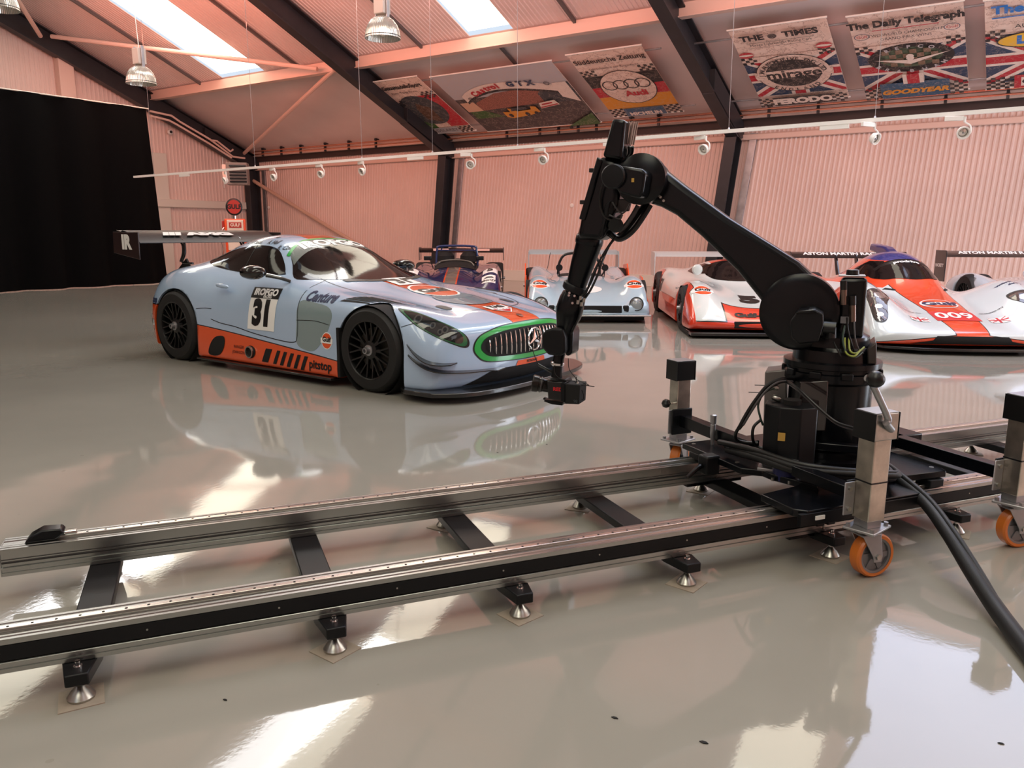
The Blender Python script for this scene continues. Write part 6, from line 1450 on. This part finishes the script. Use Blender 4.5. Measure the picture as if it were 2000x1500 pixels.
seg('forearm_tube', [(1158, 440, .03, .06), (1153, 466, .03, .066), (1151, 472, .03, .068), (1149, 480, .03, .065), (1138, 515, .03, .060), (1128, 548, .03, .052), (1121, 575, .03, .050)], pwg)
seg('tube_collar', [(1153, 462, .03, .067), (1152, 466, .03, .07), (1150, 474, .03, .07), (1149, 478, .03, .067)], pwg)
seg('forearm_band', [(1127, 556, .03, .062), (1125, 558, .03, .066), (1122, 568, .03, .066), (1121, 570, .03, .06)], pw)
seg('wrist_housing', [(1121, 572, .03, .056), (1118, 584, .03, .066), (1113, 602, .03, .070), (1110, 616, .03, .066), (1106, 632, .03, .052), (1101, 650, .03, .040), (1098, 664, .03, .032)], pwg)
for (u, v) in ((1112, 572), (1111, 577), (1122, 578), (1118, 592)): MB().cyl(A(u, v, .09), A(u, v, .105), .006, n=10).build('housing_bolt', M_['chrome'], rob)
plate('service_cover', [(1192, 392), (1176, 462), (1170, 466), (1182, 400)], .115, .13, pw, .004)
plate('side_cover', [(1166, 306), (1176, 312), (1142, 430), (1130, 428)], .10, .13, pwg, .006)
for (u, v) in ((1157, 333), (1139, 395)): MB().box(A(u, v, .02), (.025, .04, .02)).build('side_clip', M_['black'], rob, bevel=.003)
# wrist
plate('wrist_motor', [(1064, 645), (1078, 640), (1098, 641), (1104, 660), (1104, 690), (1092, 696), (1070, 694), (1058, 680), (1057, 655)], -.02, .10, pw, .014, seg=3)
plate('wrist_cover', [(1110, 638), (1116, 640), (1119, 650), (1117, 690), (1110, 696), (1104, 694), (1104, 640)], -.07, .05, pwg, .01, seg=3)
MB().cyl(A(1096, 662, .03), A(1109, 664, .03), .040, .037, n=32).build('wrist_joint', pwg, rob)
MB().tube([A(1100, 676, .03), A(1095, 686, .03), A(1091, 700, .03), A(1089, 712, .03)], [.026, .028, .030, .032], 20, 4).build('wrist_elbow', pwg, rob)
seg('tool_flange', [(1089.5, 706, .03, .030), (1089.2, 708, .03, .036), (1089, 712, .03, .036), (1088.8, 714, .03, .030)], M_['chrome'])
seg('tool_mount', [(1089, 713, .03, .026), (1088, 724, .03, .027), (1087, 736, .03, .03), (1086, 740, .03, .045)], pw)

# ---- cables on the robot
cab = mat('cable_black', (9, 9, 10), .4); cgy = mat('cable_green_grey', (52, 70, 62), .4); gry = mat('sleeve_grey', (66, 64, 66), .35)
def cable(name, px, r, m=cab, k=6, parent=rob, n=8):
    return MB().tube([A(*p) for p in px], r, n, k).build(name, m, parent)
for k, (r, px) in enumerate((
    (.017, [(1262, 402, .0), (1250, 412, .02), (1232, 436, .02), (1216, 456, .02), (1204, 464, .02), (1192, 456, .02), (1180, 440, .02)]),
    (.015, [(1270, 400, .03), (1258, 420, .04), (1240, 446, .05), (1222, 462, .05), (1206, 466, .05), (1190, 452, .04)]),
    (.012, [(1246, 402, .06), (1236, 420, .07), (1222, 440, .07), (1210, 452, .06)]),
    (.006, [(1204, 462, .06), (1190, 480, .06), (1178, 506, .06), (1166, 540, .06), (1150, 572, .06), (1134, 590, .06)]),
    (.005, [(1202, 462, .05), (1186, 484, .07), (1170, 512, .07), (1156, 548, .07), (1140, 580, .07)]),
    (.004, [(1198, 466, .05), (1176, 500, .05), (1160, 530, .08), (1146, 566, .08), (1134, 578, .07)]),
    (.004, [(1200, 464, .04), (1182, 494, .06), (1172, 524, .08), (1154, 566, .08), (1138, 592, .07), (1128, 624, .06), (1116, 652, .05)]),
    (.005, [(1186, 340, .16), (1174, 370, .15), (1172, 400, .14), (1182, 424, .13), (1200, 430, .12), (1216, 420, .12)]),
    (.004, [(1196, 395, .13), (1206, 410, .14), (1214, 418, .13), (1210, 428, .13), (1190, 420, .13)]),
    (.004, [(1230, 398, .11), (1222, 412, .12), (1206, 424, .11), (1196, 432, .1)]))):
    cable('arm_cable', px, r, [cab, cab, gry, cab, cab, cab, cab, cab, gry, gry][k])
for (u, v) in ((1134, 578), (1141, 582), (1136, 590), (1129, 586)): MB().cyl(A(u, v, .08), A(u-1, v+8, .08), .008, n=10).build('cable_plug', M_['steel'], rob)
MB().lathe(A(1206, 440, .08), (0, 1, 0), [(0, .03), (.03, .036), (.06, .03)], 20).build('cable_gland', M_['blackmatte'], rob)
for k, (r, m_, px) in enumerate((
    (.008, cab, [(1555, 742, .12), (1530, 740, .22), (1500, 752, .26), (1475, 782, .27), (1458, 808, .27), (1446, 830, .27), (1436, 850, .25), (1444, 862, .22), (1480, 866, .2)]),
    (.006, cab, [(1550, 746, .14), (1526, 746, .24), (1498, 762, .28), (1474, 792, .29), (1456, 822, .28), (1444, 838, .27)]),
    (.005, gry, [(1548, 745, .2), (1520, 746, .26), (1494, 766, .29), (1470, 800, .3), (1452, 830, .29)]),
    (.005, cab, [(1534, 742, .2), (1556, 756, .34), (1592, 790, .42), (1630, 822, .46), (1662, 834, .5), (1684, 838, .55)]),
    (.004, gry, [(1534, 746, .2), (1560, 764, .34), (1596, 798, .42), (1634, 828, .46), (1666, 839, .5), (1686, 842, .55)]),
    (.005, cgy, [(1512, 758, .25), (1492, 768, .28), (1481, 790, .28), (1484, 812, .28), (1490, 830, .26)]),
    (.007, cab, [(1486, 820, .2), (1472, 834, .22), (1470, 856, .22), (1478, 872, .2), (1496, 876, .2)]),
    (.004, cab, [(1654, 620, .14), (1656, 645, .15), (1662, 668, .16), (1668, 684, .14), (1676, 690, .12)]),
    (.004, cgy, [(1650, 636, .14), (1646, 664, .17), (1654, 690, .2), (1670, 698, .2), (1684, 688, .16)]),
    (.004, mat('cable_yellow_green', (140, 150, 60), .4), [(1650, 660, .15), (1652, 688, .2), (1668, 696, .22), (1680, 684, .18)]),
    (.004, mat('cable_yellow_green', (140, 150, 60), .4), [(1658, 660, .15), (1660, 684, .2), (1672, 690, .2), (1688, 678, .15)]),
    (.0035, gry, [(1668, 628, .14), (1670, 660, .16), (1678, 684, .16), (1686, 690, .12)]),
    (.003, cab, [(1628, 668, .2), (1636, 684, .22), (1642, 696, .22)]))):
    cable('base_cable', px, r, m_)
for (u, v) in ((1512, 756), (1517, 778)): MB().lathe(A(u, v, .24), (1, 0, .3), [(-.02, .008), (-.01, .013), (.01, .014), (.02, .01)], 14).build('cable_plug', M_['steel'], rob)
for v in (752, 766): MB().cyl(A(1474 if v < 760 else 1462, v, .05), A(1500, v+1, .05), .0022, n=6).build('antenna_rod', M_['black'], rob)
MB().cyl(A(1510, 826, .28), A(1506, 864, .28), .010, n=14).build('sensor_tube', M_['steel'], rob)
# pipes and bracket between base and near post
MB().box(A(1625, 872, .20), (.22, .05, .035)).build('cable_tray', pwg, rob, bevel=.004)

# thick sleeved cable: over the plate, past the near post and down to the floor
def C_(u, v, t): q = at_plane(u, v, W_(0, t), RN); return q
pts = [W_(1.92, .60, .30), W_(1.93, .40, .315), W_(1.98, .18, .31), W_(2.15, .04, .31), W_(2.30, -.0, .30), at_floor(1728, 915, .28), at_floor(1800, 975, .22), at_floor(1850, 1040, .17), at_floor(1900, 1120, .10), at_floor(1950, 1195, .045), at_floor(2010, 1275, .03), at_floor(2100, 1390, .03)]
slv = mat('braided_sleeve', (14, 14, 16), .55); nt = NT(slv); X = nt.xyz()[3]; wv_ = nt.add('ShaderNodeTexChecker'); nt.l.new(X, wv_.inputs[0]); wv_.inputs['Scale'].default_value = 260; bb = nt.add('ShaderNodeBump'); bb.inputs['Strength'].default_value = .35; bb.inputs['Distance'].default_value = .002; nt.l.new(wv_.outputs[1], bb.inputs['Height']); nt.l.new(bb.outputs[0], bsdf(slv).inputs['Normal'])
hose = tag(empty('cable_bundle', (0, 0, 0)), 'thick black sleeved cable bundle dropping from the robot base to the floor', 'cable')
MB().tube(pts, [.016, .018, .018, .018, .016, .018, .024, .026, .028, .030, .030, .030], 16, 6).build('main_sleeve', slv, hose)
MB().tube([p+Vector((.02, -.012, .016)) for p in pts[:8]]+[pts[8]+Vector((.02, 0, .012)), pts[9]+Vector((.015, 0, .008))], [.012]*9+[.008], 12, 6).build('second_sleeve', slv, hose)
MB().tube([p+Vector((-.016, .02, .012)) for p in pts[:6]], .012, 12, 6).build('third_sleeve', slv, hose)
MB().tube([W_(1.90, .64, .33), W_(1.93, .42, .345), W_(1.99, .2, .335), W_(2.16, .06, .325), W_(2.32, .0, .315)], .013, 12, 6).build('loose_lead', cab, hose)

# ---- cinema camera under the wrist
cm = tag(empty('cinema_camera', RC, math.atan2(uv.y, uv.x)), 'black cinema camera with battery pack hanging from the robot wrist', 'camera')
def cplate(name, px, w0, w1, m, bevel=.004, **k): return plate(name, px, w0, w1, m, bevel, parent=cm, **k)
cambody = mat('camera_body', (20, 19, 20), .45, noise=(60, .2))
cplate('camera_body', [(1068, 744), (1100, 746), (1102, 782), (1070, 780)], -.05, .07, cambody, .006)
cplate('side_module', [(1078, 738), (1104, 741), (1108, 748), (1078, 748)], -.03, .06, pw, .004)
lc = A(1060, 742, .06); ld = Vector((.80, .30, .16)).normalized()
MB().lathe(A(1072, 754, .02), ld, [(0, .034), (.03, .036), (.035, .04), (.055, .04), (.058, .044), (.085, .046), (.09, .041), (.085, .036), (.07, .03)], 32, caps=False).build('lens', mat('lens_barrel', (34, 30, 28), .25, .4), cm)
MB().lathe(A(1072, 754, .02)+ld*.07, ld, [(0, .034), (.004, .02), (.005, .001)], 24).build('lens_glass', tint, cm)
for k in (.04, .062): MB().lathe(A(1072, 754, .02)+ld*k, ld, [(0, .042), (.003, .043), (.006, .042)], 32).build('lens_ring', gry, cm)
cplate('battery_plate', [(1095, 748), (1103, 748), (1103, 786), (1095, 784)], -.02, .09, pw, .002)
cplate('battery', [(1103, 750), (1133, 752), (1131, 790), (1103, 789)], -.03, .085, M_['blackmatte'], .004)
cplate('baseplate', [(1064, 780), (1100, 786), (1098, 792), (1078, 790), (1062, 784)], -.02, .04, pw, .002)
cplate('rod_mount', [(1062, 776), (1082, 784), (1080, 788), (1060, 780)], -.04, -.02, pw, .002)
p0 = A(1089, 761, .075); T_ = lambda a, b, h_: Vector((p0.x-a, .0705+h_, p0.z+b)); flat('lettering', text2d('RED', .026, .001, sx=1.1), mat('led_red', (200, 30, 40), .4), T_, cm, .001)
p1 = A(1124, 784, .085); T2_ = lambda a, b, h_: Vector((p1.x-a, .0855+h_, p1.z+b)); flat('lettering', text2d('98', .022, .0005), mat('led_grey', (60, 66, 70), .4), T2_, cm, .001)
for px in ([(1050, 710, .05), (1068, 720, .05), (1082, 726, .04)], [(1052, 714, .05), (1070, 724, .05), (1084, 730, .04)]): MB().tube([A(*p) for p in px], .004, 8, 4).build('support_rod', M_['black'], cm)
for px in ([(1110, 700, .03), (1112, 722, .05), (1124, 738, .05), (1126, 750, .05)], [(1083, 706, .06), (1084, 730, .07), (1100, 742, .07), (1118, 744, .06), (1127, 748, .05)], [(1127, 748, .05), (1140, 752, .05), (1161, 755, .05)], [(1134, 752, .05), (1150, 752, .05), (1128, 742, .05), (1126, 736, .05)], [(1130, 752, .05), (1138, 765, .05), (1140, 778, .04), (1136, 780, .04), (1130, 762, .05)], [(1054, 716, .05), (1046, 700, .06), (1040, 680, .07), (1042, 668, .08), (1058, 652, .08)]):
    MB().tube([A(*p) for p in px], .0022, 6, 5).build('camera_lead', M_['black'], cm)
MB().lathe(A(1128, 750, .05), (0, 0, 1), [(-.01, .004), (0, .009), (.012, .005)], 12).build('lead_plug', M_['steel'], cm)
# specks of grit on the floor
for (u, v, s_) in ((440, 1367, .008), (1201, 1402, .010), (1375, 1450, .012), (972, 884, .006), (1068, 868, .006), (1955, 1452, .008)):
    q = at_floor(u, v, .001); o = MB().prism([(-s_, -s_*.3), (0, -s_*.5), (s_, 0), (s_*.4, s_*.4), (-s_*.5, s_*.3)], lambda a, b, c_: Vector((a, b, c_)), .0015).build('floor_speck', M_['blackmatte'], smooth=0); o.location = q
    tag(o, 'tiny dark speck of grit on the floor, '+{440: 'before the second rail foot', 1201: 'midway between the rail and the view edge', 1375: 'curled, below the fourth rail foot', 972: 'beyond the rail, under the coupe nose', 1068: 'beyond the rail, below the hanging camera', 1955: 'near the sleeved cable'}[u], 'speck', 'specks on the floor')
